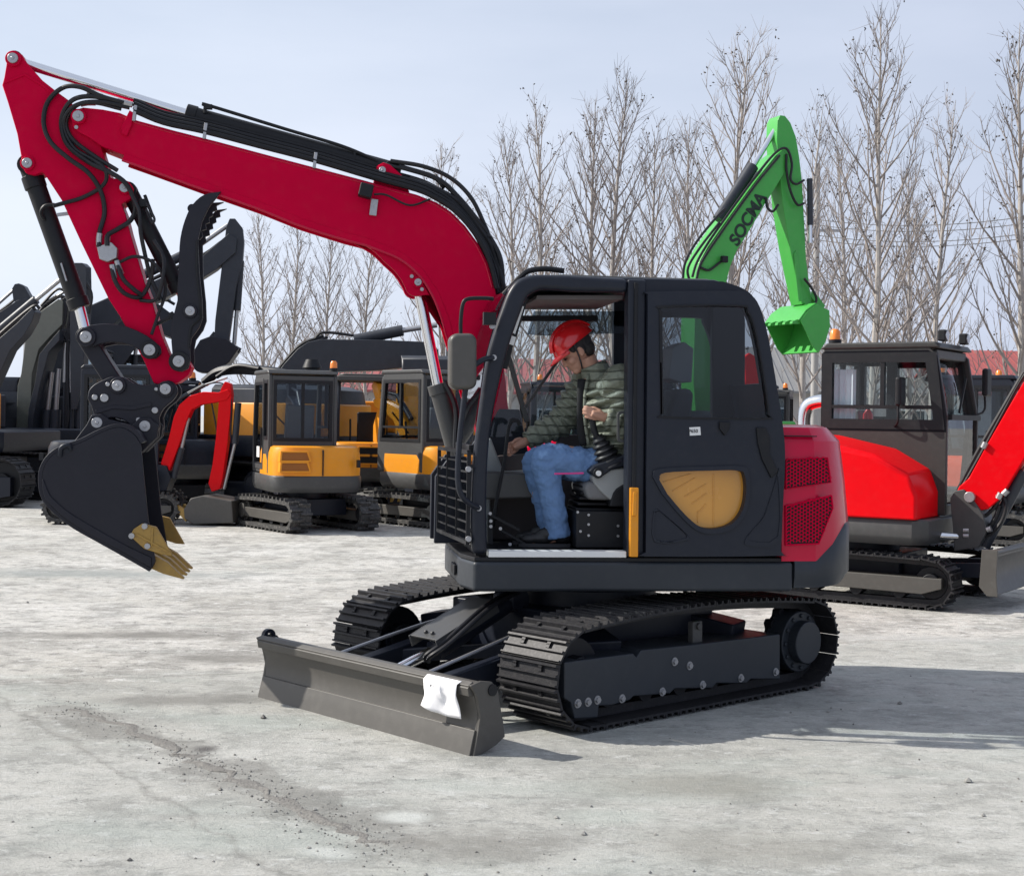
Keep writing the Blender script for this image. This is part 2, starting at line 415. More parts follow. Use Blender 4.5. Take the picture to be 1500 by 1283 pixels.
    for px, py, rx, ry, rot, col, k in (
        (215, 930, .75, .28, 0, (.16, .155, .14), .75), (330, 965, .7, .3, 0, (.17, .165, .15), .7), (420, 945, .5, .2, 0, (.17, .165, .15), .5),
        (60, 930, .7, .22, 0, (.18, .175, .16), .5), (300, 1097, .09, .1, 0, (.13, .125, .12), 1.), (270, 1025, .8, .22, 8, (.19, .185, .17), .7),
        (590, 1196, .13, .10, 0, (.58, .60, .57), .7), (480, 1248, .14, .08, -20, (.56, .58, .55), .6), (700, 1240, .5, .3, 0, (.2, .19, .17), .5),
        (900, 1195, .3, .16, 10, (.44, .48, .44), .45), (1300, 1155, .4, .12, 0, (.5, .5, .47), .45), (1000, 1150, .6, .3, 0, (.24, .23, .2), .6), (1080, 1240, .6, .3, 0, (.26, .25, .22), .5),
        (130, 840, 2.2, .5, 0, (.27, .29, .28), .7), (1330, 935, 1.0, .25, 0, (.46, .46, .44), .6)):  # first spot paints the shadow band of a machine out of frame
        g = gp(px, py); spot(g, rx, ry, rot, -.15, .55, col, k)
    # slab joints of the yard, barely open
    for (a, b_) in (((0, 1003), (820, 962)), ((0, 812), (520, 800)), ((420, 1283), (60, 1060))):
        A, B = gp(*a), gp(*b_); d = (B - A).normalized(); ang = math.atan2(d.y, d.x)
        mp = N.new('ShaderNodeMapping'); mp.vector_type = 'TEXTURE'
        mp.inputs['Location'].default_value = (A.x, A.y, 0); mp.inputs['Rotation'].default_value = (0, 0, ang)
        L.new(P, mp.inputs[0])
        s = N.new('ShaderNodeSeparateXYZ'); L.new(mp.outputs[0], s.inputs[0])
        y = math_('ABSOLUTE', math_('ADD_', 0, 0) if False else math_('SUBTRACT', s.outputs[1], rng(noise(3., 6), .3, .7, -.06, .06)), 0)
        base = mix(math_('MULTIPLY', rng(y, .03, .0), .38), base, (.16, .155, .14))
    L.new(base, b.inputs['Base Color'])
    b.inputs['Roughness'].default_value = .88; b.inputs['Specular IOR Level'].default_value = .25
    hgt = math_('ADD', math_('MULTIPLY', noise(4.5, 14, sx=.6, sy=1.4, rough=.78), .8), math_('MULTIPLY', noise(60, 4, rough=.7), .22))
    bp = N.new('ShaderNodeBump'); bp.inputs['Strength'].default_value = .8; bp.inputs['Distance'].default_value = .04
    L.new(hgt, bp.inputs['Height']); L.new(bp.outputs[0], b.inputs['Normal'])
    return m
g = MB().add([(-400, -30, 0), (400, -30, 0), (400, 700, 0), (-400, 700, 0)], [(0, 1, 2, 3)]).build('ground', ground_material())
g['kind'] = 'structure'

# a low ridge of packed dirt running across the yard, with stones
rnd = random.Random(7)
rp = catmull([gp(*p) for p in ((70, 1030), (150, 1052), (250, 1095), (300, 1120), (370, 1150), (450, 1190), (520, 1222), (590, 1245))], 14)
mb = MB(); V = []; nC = 11
from mathutils import noise as mnoise
for i, p in enumerate(rp):
    a = rp[max(i - 1, 0)]; b = rp[min(i + 1, len(rp) - 1)]; d = (b - a).normalized(); n = Vector((-d.y, d.x, 0))
    e = min(1, i / 12, (len(rp) - 1 - i) / 12)
    for j in range(nC):
        u = (j / (nC - 1) - .5) * 2
        wd = (.05 + .08 * mnoise.noise(Vector((i * .21, j * .4, 3)))) * (.5 + .5 * e)
        q = p + n * (u * wd + .07 * mnoise.noise(Vector((i * .3, 9, 0))))
        hz = .008 * e * (1 - u * u) ** 1.3 * (.55 + .9 * mnoise.noise(Vector((q.x * 9, q.y * 9, 0))) + .45) - .004
        V.append((q.x, q.y, hz))
F = [(i * nC + j, i * nC + j + 1, (i + 1) * nC + j + 1, (i + 1) * nC + j) for i in range(len(rp) - 1) for j in range(nC - 1)]
M['dirt'] = coat('grey_dirt', (.165, .158, .145), .95, var=.45, scale=30, bump=.9, bscale=75, dirt=.5, dirtcol=(.33, .325, .30))
o = mb.add(V, F).build('dirt_ridge', M['dirt']); tag(o, kind='stuff', label='low ridge of grey dirt running across the concrete')
mb = MB()
def pebble(x, y, r):
    c = Vector((x, y, r * .3)); V = []
    for q in ((1, 0, 0), (.2, .9, 0), (-.8, .5, 0), (-.7, -.7, 0), (.4, -.9, 0), (.1, .05, .75), (0, 0, -.6)):
        k = rnd.uniform(.7, 1.25); V.append((c.x + q[0] * r * k, c.y + q[1] * r * k, c.z + q[2] * r * k))
    mb.add(V, [(0, 1, 5), (1, 2, 5), (2, 3, 5), (3, 4, 5), (4, 0, 5), (1, 0, 6), (2, 1, 6), (3, 2, 6), (4, 3, 6), (0, 4, 6)], rnd.randrange(2))
for i in range(900):
    p = rp[rnd.randrange(len(rp))]; pebble(p.x + rnd.gauss(0, .10), p.y + rnd.gauss(0, .13), abs(rnd.gauss(.0022, .0024)) + .0012)
for i in range(380):
    p = gp(rnd.uniform(-30, 1530), 880 + 420 * rnd.random() ** .7); pebble(p.x, p.y, abs(rnd.gauss(.002, .0024)) + .0012)
for px, py, r in ((1318, 1031, .016), (1213, 1043, .012), (1158, 1044, .011), (40, 883, .015), (385, 1052, .02), (190, 1260, .012), (815, 1198, .012), (1418, 1145, .02), (855, 1222, .014), (1440, 1195, .013)):
    p = gp(px, py); pebble(p.x, p.y, r)
o = mb.build('gravel', [M['dirt'], coat('grey_stone', (.24, .235, .22), .9, var=.3, scale=30)]); tag(o, kind='stuff', label='small stones scattered over the concrete')

# ================================================================== trees
def make_tree(name, H, seed, spread=1.0, dens=1.0):
    rd = random.Random(seed)
    root = thing(name, 'x', 'tree')
    tk, cr = MB(), MB()
    def wob(p, d, Ln, n, bend, jit):
        pts = [Vector(p)]; d = Vector(d).normalized()
        for i in range(n):
            d = (d + Vector((rd.gauss(0, jit), rd.gauss(0, jit), bend))).normalized()
            pts.append(pts[-1] + d * (Ln / n))
        return pts
    tp = wob((0, 0, -.1), (rd.gauss(0, .02), rd.gauss(0, .02), 1), H, 16, .03, .022)
    r0 = .0095 * H
    tk.sweep(tp, [r0 * (1 - i / 16) ** .85 + .006 for i in range(17)], 8)
    def at(pts, t):
        f = t * (len(pts) - 1); i = min(int(f), len(pts) - 2); return pts[i].lerp(pts[i + 1], f - i)
    def leaves(p, k):
        for _ in range(k):
            c = p + Vector((rd.gauss(0, .04), rd.gauss(0, .04), rd.gauss(0, .05))); s = rd.uniform(.016, .045)
            a = Vector((rd.gauss(0, 1), rd.gauss(0, 1), rd.gauss(0, 1))).normalized(); b = a.orthogonal().normalized(); e = a.cross(b)
            cr.add([c + a * s, c + b * s * .6, c - a * s, c - b * s * .6, c + e * s * .5, c - e * s * .5], [(0, 1, 4), (1, 2, 4), (2, 3, 4), (3, 0, 4), (1, 0, 5), (2, 1, 5), (3, 2, 5), (0, 3, 5)], 1)
    nb = int(48 * dens)
    az = rd.uniform(0, 6)
    for i in range(nb):
        t = .13 + .83 * (i / nb) ** .9
        az += 2.4 + rd.gauss(0, .3)
        p = at(tp, t)
        Ln = H * (.40 * (1 - t) ** .75 + .035) * rd.uniform(.7, 1.2) * spread
        el = R(rd.gauss(40, 8) + 24 * t)
        d = Vector((math.cos(az) * math.cos(el), math.sin(az) * math.cos(el), math.sin(el)))
        bp = wob(p, d, Ln, 8, .085, .05)
        rb = r0 * .32 * (1 - t) ** .6 + .004
        cr.sweep(bp, [rb * (1 - j / 8) ** .8 + .0032 for j in range(9)], 5, 0)
        ns = int((3 + Ln * 2.6) * dens)
        for k in range(ns):
            u = rd.uniform(.18, .98); q = at(bp, u)
            dd = (at(bp, min(1, u + .1)) - at(bp, u - .1)).normalized()
            sd = Vector((rd.gauss(0, 1), rd.gauss(0, 1), rd.gauss(.25, .6))).normalized()
            sp = wob(q, dd + sd * .75, Ln * rd.uniform(.16, .42) * (1.15 - u * .6), 5, .06, .07)
            cr.sweep(sp, [rb * .34 * (1 - j / 5) + .0028 for j in range(6)], 4, 0)
            for n in range(rd.randint(1, 4)):
                q2 = at(sp, rd.uniform(.25, 1)); d2 = (sp[-1] - sp[0]).normalized() + Vector((rd.gauss(0, .5), rd.gauss(0, .5), rd.gauss(.2, .4)))
                tw = wob(q2, d2, rd.uniform(.12, .5), 3, .05, .08)
                cr.sweep(tw, [.0042, .0036, .003, .0022], 3, 0)
                if rd.random() < .085: leaves(tw[-1], rd.randint(1, 3))
            if rd.random() < .07: leaves(sp[-1], rd.randint(2, 6))
    tk.build('trunk', M['bark'], root)
    cr.build('crown', [M['twig'], M['leaf']], root)
    return root
protos = [make_tree('bare_tree', 10.0, s, sp, dn) for s, sp, dn in ((3, .95, 1.0), (11, .85, .95), (23, 1.05, 1.0), (41, .8, .85))]
tree_spots = (  # px of trunk, py of top, distance, variant, turn, label
    (1281, 22, 30, 0, 0., 'tallest bare tree with thick pale trunk behind the cab of the bright red excavator'),
    (1370, 140, 37, 3, 1., 'slim bare tree just right of the tallest tree'),
    (1492, 25, 31, 1, 2., 'bare tree cut off by the right edge of the picture'),
    (1180, 150, 44, 3, .5, 'far bare tree behind the green stick'),
    (1062, 52, 33, 2, 1.3, 'tall bare tree behind the green boom'),
    (1005, 165, 41, 1, 4., 'bare tree left of the green boom, behind its hoses'),
    (905, 108, 35, 0, 2.2, 'bare tree above the roof of the crimson cab, the tallest one there'),
    (862, 140, 37, 1, 5., 'bare tree above the seated driver'),
    (945, 190, 42, 2, .2, 'bare tree above the cab door with yellow mirrored in its lower pane'),
    (782, 140, 36, 3, 2.9, 'bare tree right of the hoses on the crimson boom'),
    (742, 195, 41, 0, 4.4, 'bare tree half hidden by the hoses at the bend of the crimson boom'),
    (645, 205, 43, 1, 3.6, 'bare tree with its tip showing above the crimson boom'),
    (540, 330, 50, 0, 1.9, 'bare tree under the middle of the crimson boom'),
    (478, 325, 48, 2, 2.5, 'bare tree behind the yellow mini excavator with the big dark cab'),
    (430, 318, 47, 1, .3, 'bare tree left of the middle of the crimson boom underside'),
    (378, 312, 45, 0, 5.5, 'leftmost bare tree, beside the dark stick with the hanging bucket'),
    (60, 545, 60, 2, 3.3, 'far bare tree low behind the dark arms at the left'),
    (1330, 235, 52, 1, 2.0, 'far bare tree between the tallest tree and the slim one'),
    (1235, 190, 50, 2, 5.1, 'far bare tree left of the tallest tree'),
)
for i, (px, py, Y, v, rz, lb) in enumerate(tree_spots):
    top = wp(px, py, Y)
    pr = protos[v]
    o = pr if not pr.get('used') else copy_tree(pr)
    pr['used'] = 1
    o.location = (wp(px, 560, Y).x, Y, 0); s = top.z / 10.0
    o.scale = (s * 1.0, s * 1.0, s); o.rotation_euler = (0, 0, rz)
    tag(o, lb, 'tree', 'bare trees behind the yard')
for o in bpy.data.objects:
    if 'used' in o: del o['used']

# ================================================================== far sheds, pole and wires
def shed(x0, x1, Y, zw, zr, dep, roof, label, ribs=.35):
    r = thing('shed', label, 'building', (x0 + x1) / 2, Y, 0); hw = (x1 - x0) / 2
    b = MB(); b.box(-hw, hw, 0, dep, -.1, zw)
    b.build('wall', M['wall'], r)
    for k in range(int(hw * 2 / 3.2)):
        x = -hw + 1.6 + k * 3.2
        wn = MB().box(x - .6, x + .6, -.04, .02, zw * .42, zw * .75).build('window', M['darkglass'], r)
        fr = MB().holed([(x - .7, zw * .39), (x + .7, zw * .39), (x + .7, zw * .78), (x - .7, zw * .78)], [[(x - .6, zw * .42), (x + .6, zw * .42), (x + .6, zw * .75), (x - .6, zw * .75)]], -.06, .03)
        fr.build('frame', M['white'], wn)
    rf = MB(); rf.prism([(-.5, zw - .02), (dep / 2, zr), (dep + .5, zw - .02), (dep + .5, zw + .08), (dep / 2, zr + .1), (-.5, zw + .08)], -hw - .4, hw + .4, 'x')
    n = int(hw * 2 / ribs)
    for k in range(n):
        x = -hw + k * ribs
        rf.bar((x, -.5, zw + .09), (x, dep / 2, zr + .11), .06, .05)
    rf.build('roof', roof, r)
    return r
shed(wp(430, 540, 62).x, wp(930, 540, 62).x, 62, 2.7, 4.3, 9, M['roofred'], 'long low shed with faded red ribbed roof behind the yellow machines')
shed(wp(1425, 540, 60).x, wp(1640, 540, 60).x, 60, 2.9, 4.9, 9, M['roofred'], 'low shed with red roof at the right edge behind the black cab')
shed(wp(1080, 540, 66).x, wp(1420, 540, 66).x, 66, 3.0, 5.2, 9, M['roofgrey'], 'grey roofed shed behind the green bucket')
a = wp(1198, 240, 55)
p = thing('utility_pole', 'pale concrete utility pole just right of the green stick', 'pole', a.x, 55, 0)
MB().cyl((0, 0, -.2), (0, 0, a.z), .16, .10, 12).build('shaft', M['pole'], p)
MB().box(-.9, .9, -.06, .06, a.z - 2.6, a.z - 2.5).build('crossarm', M['steel'], p)
for y0, y1, y2 in ((322, 308, 300), (330, 318, 312), (352, 340, 330), (345, 333, 322)):
    A, B = wp(1198, y0, 55), wp(1560, y1, 47)
    P = [A.lerp(B, t / 16) - Vector((0, 0, .35 * 4 * (t / 16) * (1 - t / 16))) for t in range(17)]
    c0 = P[0].copy()
    o = MB().sweep([q - c0 for q in P], .014, 5).build('overhead_wire', M['black'], None, loc=c0)
    tag(o, 'thin overhead wire running right from the concrete pole behind the trees', 'wire', 'overhead wires')
# ================================================================== crawler tracks (shared by every machine)
def track_loop(xr, xf, rr, rf, t, top_mid, n=240):
    """closed pin line of a track in x-z, counter-clockwise from the bottom rear"""
    P = [(xr + rr, t)]
    P.append((xf - rf, t))
    for i in range(1, 15):
        a = R(-90 + 180 * i / 14); P.append((xf - rf + (rf - t) * math.cos(a), rf + (rf - t) * math.sin(a)))
    zf, zr = 2 * rf - t, 2 * rr - t
    for i in range(1, 8):
        u = i / 8; x = (xf - rf) * (1 - u) + (xr + rr) * u
        P.append((x, zf * (1 - u) + zr * u + (top_mid * 4 * u * (1 - u) if top_mid > 0 else top_mid * abs(math.sin(2 * math.pi * u)))))
    for i in range(0, 14):
        a = R(90 + 180 * i / 14); P.append((xr + rr + (rr - t) * math.cos(a), rr + (rr - t) * math.sin(a)))
    return P

def walk(P, count):
    Q = P + [P[0]]; d = [0]
    for a, b in zip(Q, Q[1:]): d.append(d[-1] + math.hypot(b[0] - a[0], b[1] - a[1]))
    out = []; i = 0
    for k in range(count):
        s = d[-1] * k / count
        while d[i + 1] < s: i += 1
        f = (s - d[i]) / (d[i + 1] - d[i] or 1)
        x = Q[i][0] + (Q[i + 1][0] - Q[i][0]) * f; z = Q[i][1] + (Q[i + 1][1] - Q[i][1]) * f
        out.append((x, z))
    res = []
    for k in range(count):
        a, b = out[k - 1], out[(k + 1) % count]; dx, dz = b[0] - a[0], b[1] - a[1]; L = math.hypot(dx, dz)
        res.append((out[k][0], out[k][1], dx / L, dz / L))
    return res, d[-1] / count

def make_track(root, yo, yi, xr, xf, rr, rf, rz, kind='steel', count=44, top_mid=.03, frame_mat=None, rollers=6, framepoly=None, bolts=None):
    """yo / yi: outer and inner edge of the shoes (local y); the outer side carries the visible side frame"""
    sg = 1 if yo > yi else -1
    fm = frame_mat or M['dark']
    t = .04
    P = track_loop(xr, xf, rr, rf, t, top_mid)
    yc, hw = (yo + yi) / 2, abs(yo - yi) / 2
    fr = MB()
    fy0, fy1 = yc - sg * hw * .55, yo - sg * .05
    fr.prism(framepoly or [(xr + rr * 1.3, .16), (xf - rf * 1.3, .14), (xf - rf * .55, .2), (xf - rf * .55, rf * 1.2), (xr + rr * 1.3, rf * 1.2)], fy0, fy1)
    trk = fr.build('track', fm, root, bevel=.008, rz=rz)
    b = MB(); st, p = walk(P, count)
    for (x, z, tx, tz) in st:
        nx, nz = tz, -tx       # outward (loop runs counter-clockwise seen from -y)
        def q(u, v, y): return (x + tx * u + nx * v, y, z + tz * u + nz * v)
        if kind == 'steel':
            prof = [(-.49 * p, 0), (.5 * p, 0), (.5 * p, .034), (.5 * p - .012, .034), (.5 * p - .018, .012), (.012, .012), (.007, .03), (-.005, .03), (-.010, .012), (-.36 * p, .012), (-.38 * p, .026), (-.45 * p, .026), (-.47 * p, .012), (-.49 * p, .012)]
            n = len(prof)
            b.add([q(u, v, yi) for u, v in prof] + [q(u, v, yo) for u, v in prof],
                  [tuple(range(n)), tuple(range(2 * n - 1, n - 1, -1))] + [(i, (i + 1) % n, n + (i + 1) % n, n + i) for i in range(n)])
            for yy in (-.10, .10):
                for uu in (.2, .32):
                    V = [q(p * uu + a, v, yc + yy * hw / .23 + c) for a in (-.012, .012) for c in (-.013, .013) for v in (.01, .026)]
                    b.add(V, [(0, 1, 3, 2), (4, 6, 7, 5), (0, 4, 5, 1), (2, 3, 7, 6), (0, 2, 6, 4), (1, 5, 7, 3)])
        else:
            for (ya, yb, u0) in ((yi, yc + .02 * sg, -.30), (yc - .02 * sg, yo, .16)):
                prof = [(p * u0 - p * .16, 0), (p * u0 + p * .2, 0), (p * u0 + p * .14, .042), (p * u0 - p * .08, .042)]
                b.add([q(u, v, ya) for u, v in prof] + [q(u, v, yb) for u, v in prof],
                      [(0, 1, 2, 3), (7, 6, 5, 4), (0, 1, 5, 4), (1, 2, 6, 5), (2, 3, 7, 6), (3, 0, 4, 7)])
    # carcass / link chain running inside the shoes
    st2, _ = walk(P, count * 2)
    th = .05; w = hw * (.34 if kind == 'steel' else 1.0)
    out = [(x + tz * .004, z - tx * .004) for x, z, tx, tz in st2]; inn = [(x - tz * th, z + tx * th) for x, z, tx, tz in st2]
    n = len(out)
    V = [(a[0], yc - w, a[1]) for a in out] + [(a[0], yc + w, a[1]) for a in out] + [(a[0], yc - w, a[1]) for a in inn] + [(a[0], yc + w, a[1]) for a in inn]
    F = []
    for i in range(n):
        j = (i + 1) % n
        F += [(i, j, n + j, n + i), (2 * n + j, 2 * n + i, 3 * n + i, 3 * n + j), (j, i, 2 * n + i, 2 * n + j), (n + i, n + j, 3 * n + j, 3 * n + i)]
    b.add(V, F)
    b.build('track_belt', M['track'] if kind == 'steel' else M['trackrubber'], trk, ang=30)
    m = MB(); m.ycyl(xf - rf, rf, yc - hw * .3, yc + hw * .3, rf - t - th - .004, 28); m.ycyl(xf - rf, rf, yc - hw * .62, yc + hw * .62, rf * .35, 16)
    m.build('idler_wheel', M['black'], trk, bevel=.01)
    m = MB(); cx, cz = xr + rr, rr
    pts = []
    for i in range(44):
        a = 2 * math.pi * i / 44; r_ = rr - t - th + (.012 if i % 4 < 2 else -.02); pts.append((cx + r_ * math.cos(a), cz + r_ * math.sin(a)))
    m.prism(pts, yc - .03, yc + .03)
    m.build('sprocket', M['black'], trk, bevel=.004)
    m = MB(); m.ycyl(cx, cz, yc, yo - sg * .035, rr * .46, 28); m.ycyl(cx, cz, yc, yo - sg * .10, rr * .66, 28)
    for i in range(12):
        a = 2 * math.pi * i / 12; m.ycyl(cx + rr * .56 * math.cos(a), cz + rr * .56 * math.sin(a), yo - sg * .11, yo - sg * .085, .016, 6)
    m.build('drive_hub', fm, trk, bevel=.008)
    for i in range(rollers):
        x = xr + rr * 1.35 + (xf - rf * 1.35 - xr - rr * 1.35) * (i + .5) / rollers
        MB().ycyl(x, t + th + .06, yc - hw * .5, yc + hw * .5, .062, 14).build('roller', M['black'], trk)
    if bolts:
        for (x, z) in bolts:
            m = MB(); m.ycyl(x, z, fy1 - .002 * sg, fy1 + .016 * sg, .017, 6); m.ycyl(x, z, fy1, fy1 + .004 * sg, .025, 14)
            m.build('bolt', M['steel'], trk)
    return trk

# ================================================================== the crimson excavator
OX, OY = .466, 9.135
U = Frame(OX, OY, 187.5); V = Frame(OX, OY, 222.7); VR = R(222.7 - 187.5)
E = thing('excavator', 'large crimson excavator with charcoal cab and black bucket, in front of all others', 'excavator', OX, OY, 0, R(187.5))
yB = -.22

# ---- undercarriage
ftrace = [(823, 969), (924, 956), (929, 962), (936, 951), (1005, 944), (1139, 928), (1139, 994), (1096, 994), (1090, 1000), (1046, 1000), (1040, 1007), (985, 1008), (978, 1015), (925, 1019), (918, 1025), (893, 1032), (874, 1033), (872, 1050), (838, 1052), (832, 1028), (823, 1022)]
fpoly = V.poly(ftrace, .93)
btr = [(842, 1029), (857, 1027), (871, 1024), (907, 1022), (966, 1012), (1025, 1002), (1081, 992), (1132, 983), (984, 968), (1006, 974)]
make_track(E, 1.0, .545, -1.366, 1.235, .295, .30, VR, 'steel', 46, .05, M['frame'], 6, fpoly, [V.tr(a, b, .93) for a, b in btr])
make_track(E, -1.0, -.545, -1.366, 1.235, .295, .30, VR, 'steel', 46, .05, M['dark'], 6)
m = MB()
m.prism([(a, b) for a, b in ((.62, -.55), (.62, .55), (-.62, .55), (-.62, -.55))], .28, .56, 'z')
m.prism(circle(0, 0, .46, 40), .55, .66, 'z'); m.prism(circle(0, 0, .40, 40), .65, .72, 'z')
for sx in (1, -1):
    for sy in (1, -1): m.bar((sx * .45, sy * .3, .42), (sx * .62, sy * .75, .34), .26, .2)
m.build('undercarriage_frame', M['dark'], E, bevel=.012, rz=VR)
# carrier bracket standing on the near side frame
m = MB(); pp = V.poly([(1015, 911), (1029, 909), (1029, 941), (1015, 943)], .90); m.prism(pp, .86, .90)
m.ycyl(*V.tr(1023, 917, .9), .9, .915, .022, 8)
m.build('carrier_bracket', M['cabgrey'], E, bevel=.004, rz=VR)
m = MB(); pp = V.poly([(868, 975), (896, 971), (901, 976), (901, 988), (896, 993), (868, 997), (863, 992), (863, 981)], .935); m.prism(pp, .925, .937)
m.build('inspection_plate', M['dark'], E, bevel=.004, rz=VR)
# ---- dozer blade
prof_f = smooth2([V.tr(a, b, 1.0) for a, b in ((693, 1006), (701, 1022), (706, 1045), (705, 1066), (701, 1085), (696, 1110))], 4)
bl = MB()
bl.prism(strip(prof_f, 0, -.035) if strip(prof_f, 0, -.035)[-1][0] < prof_f[0][0] else strip(prof_f, 0, .035), -.965, .965)
zt = prof_f[0][1]; xt = prof_f[0][0]
bl.prism([(xt - .115, zt - .055), (xt - .005, zt - .055), (xt + .004, zt - .012), (xt - .02, zt + .004), (xt - .115, zt + .004)], -.965, .965)
blade = bl.build('dozer_blade', M['grey'], E, bevel=.004, rz=VR)
zb = prof_f[-1][1]
m = MB(); ed = [p for p in prof_f if p[1] < .125]
m.prism([(p[0] + .013, p[1]) for p in ed] + [(p[0] - .03, p[1]) for p in ed[::-1]], -.968, .968)
m.build('cutting_edge', M['grey'], blade, bevel=.003)
endp = V.poly([(693, 1005), (708, 998), (724, 999), (733, 1012), (735, 1029), (740, 1055), (743, 1079), (730, 1092), (716, 1101), (696, 1112), (699, 1098), (704, 1070), (707, 1049), (702, 1022)], 1.0)
for y0, y1 in ((.965, .985), (-.985, -.965)):
    MB().prism(endp, y0, y1).build('end_plate', M['grey'], blade, bevel=.004)
m = MB(); c = (xt - .085, zt + .02)
m.holed(circle(c[0], c[1] - .012, .042, 20), [circle(c[0], c[1] - .008, .017, 14)], -.99, -.96); m.build('lifting_eye', M['dark'], blade, bevel=.003)
m = MB(); m.ycyl(*V.tr(724, 1011, 1.0), .98, .992, .03, 16); m.build('hole_collar', M['black'], blade)
m = MB()
for sy in (1, -1):
    m.bar((.55, sy * .42, .36), (xt - .12, sy * .36, .17), .09, .15)
m.box(xt - .19, xt - .11, -.55, .55, .08, .26)
m.bar((.6, .42, .36), (1.2, -.42, .26), .06, .08)
m.build('blade_arm', M['dark'], E, bevel=.008, rz=VR)
bc = MB(); bc.cyl((.62, 0, .60), (1.22, 0, .345), .065, n=20); bc.ycyl(.62, .6, -.09, .09, .07, 16)
bcyl = bc.build('blade_cylinder', M['dark'], E, bevel=.004, rz=VR)
MB().cyl((1.2, 0, .355), (xt - .19, 0, .23), .032, n=16).build('piston_rod', M['chrome'], bcyl)
m = MB(); m.ycyl(xt - .19, .225, -.075, .075, .045, 16); m.ycyl(xt - .19, .225, -.1, .1, .022, 12); m.build('pin', M['steel'], bcyl)
m = MB(); cp = [V.p3(624, 939, .19), V.p3(656, 947, -.09), V.p3(703, 890, -.12), V.p3(668, 893, .16)]
m = MB(); ux = Vector((1.30 - .84, 0, .41 - .605)).normalized()
m.bar((.84, 0, .615), (1.30, 0, .425), .25, .012, (0, 0, 1)); m.bar((.84, .12, .585), (1.30, .12, .395), .010, .07); m.bar((.84, -.12, .585), (1.30, -.12, .395), .010, .07)
for k in (-.03, .03): m.ycyl(1.26, .455, k - .008, k + .008, .012, 8)
m.build('cylinder_cover', M['cabgrey'], bcyl, bevel=.003)
for sy, a0, a1 in ((-.35, .9, 1.5), (.30, .8, 1.55)):
    MB().tube([(.62, sy, .5), (1.05, sy * 1.15, .42), (1.62, sy * 1.25, .30)], .011, 7).build('grease_pipe', M['steel'], E, rz=VR)
for k in range(2):
    MB().tube([(.7, .10 + k * .05, .66), (.95, .14 + k * .05, .60), (1.25, .13 + k * .05, .42), (1.35, .08 + k * .04, .34), (1.3, .05, .30)], .014, 8).build('hose', M['rubber'], E, rz=VR)

# ---- upper structure: platform
pl = [(.80, .95), (.86, .72), (.87, -.15), (.80, -.9), (.6, -.95), (-1.06, -.95), (-1.06, .95)]
m = MB(); m.prism(pl, .715, .885, 'z')
plat = m.build('platform', M['frame'], E, bevel=.022, seg=3)
m = MB(); m.prism([(x * .995, y * .985) for x, y in pl], .885, .908, 'z'); m.prism([(a, b) for a, b in ((.5, -.5), (.5, .5), (-.6, .5), (-.6, -.5))], .69, .72, 'z')
m.build('floor_rim', M['black'], plat, bevel=.004)
m = MB(); m.prism([(.866, .6), (.880, .6), (.880, .40), (.866, .40)], .77, .83, 'z'); m.build('tie_down_eye', M['black'], plat, bevel=.004)
# counterweight : round in plan, cut down towards the cab
def tail(x):  # plan outline of the tail
    return [(-1.068, .95), (-1.2, .94), (-1.33, .87), (-1.45, .74), (-1.54, .56), (-1.60, .32), (-1.62, 0), (-1.60, -.32), (-1.54, -.56), (-1.45, -.74), (-1.33, -.87), (-1.2, -.94), (-1.068, -.95)]
T = tail(0)
def ring(zf, k, dx=0): return [(-1.068 + (x + 1.068) * k + dx * (1 if x < -1.07 else 0), y * (.985 if k < 1 else 1), zf(x)) for x, y in T]
def ztop(x): return .895 if x > -1.22 else min(1.10, .895 + (-1.22 - x) * .9)
m = MB(); m.loft([ring(lambda x: .735 + .03 * (x < -1.45), .90), ring(lambda x: .76 + .02 * (x < -1.45), .965), ring(lambda x: .80, 1.0), ring(lambda x: ztop(x) - .02, 1.0), ring(lambda x: ztop(x), .985)])
m.build('counterweight', M['frame'], E, ang=50)
# engine hood
def hring(z, k, sy): return [(-.99 if i in (0, len(T) - 1) else -1.068 + (x + 1.068) * k, y * sy, z if callable(z) is False else z(x)) for i, (x, y) in enumerate(T)]
m = MB(); m.loft([hring(lambda x: max(.89, ztop(x) - .05), .985, .992), hring(1.12, .985, .99), hring(1.36, .93, .985), hring(1.585, .86, .975), hring(1.665, .70, .94), hring(1.68, .6, .86)])
hood = m.build('engine_hood', M['redgloss'], E, ang=24)
m = MB()
for z_ in (1.615,): m.box(-1.19, -1.0, .905, .948, z_ - .003, z_ + .003)
m.build('panel_joint', M['black'], hood)
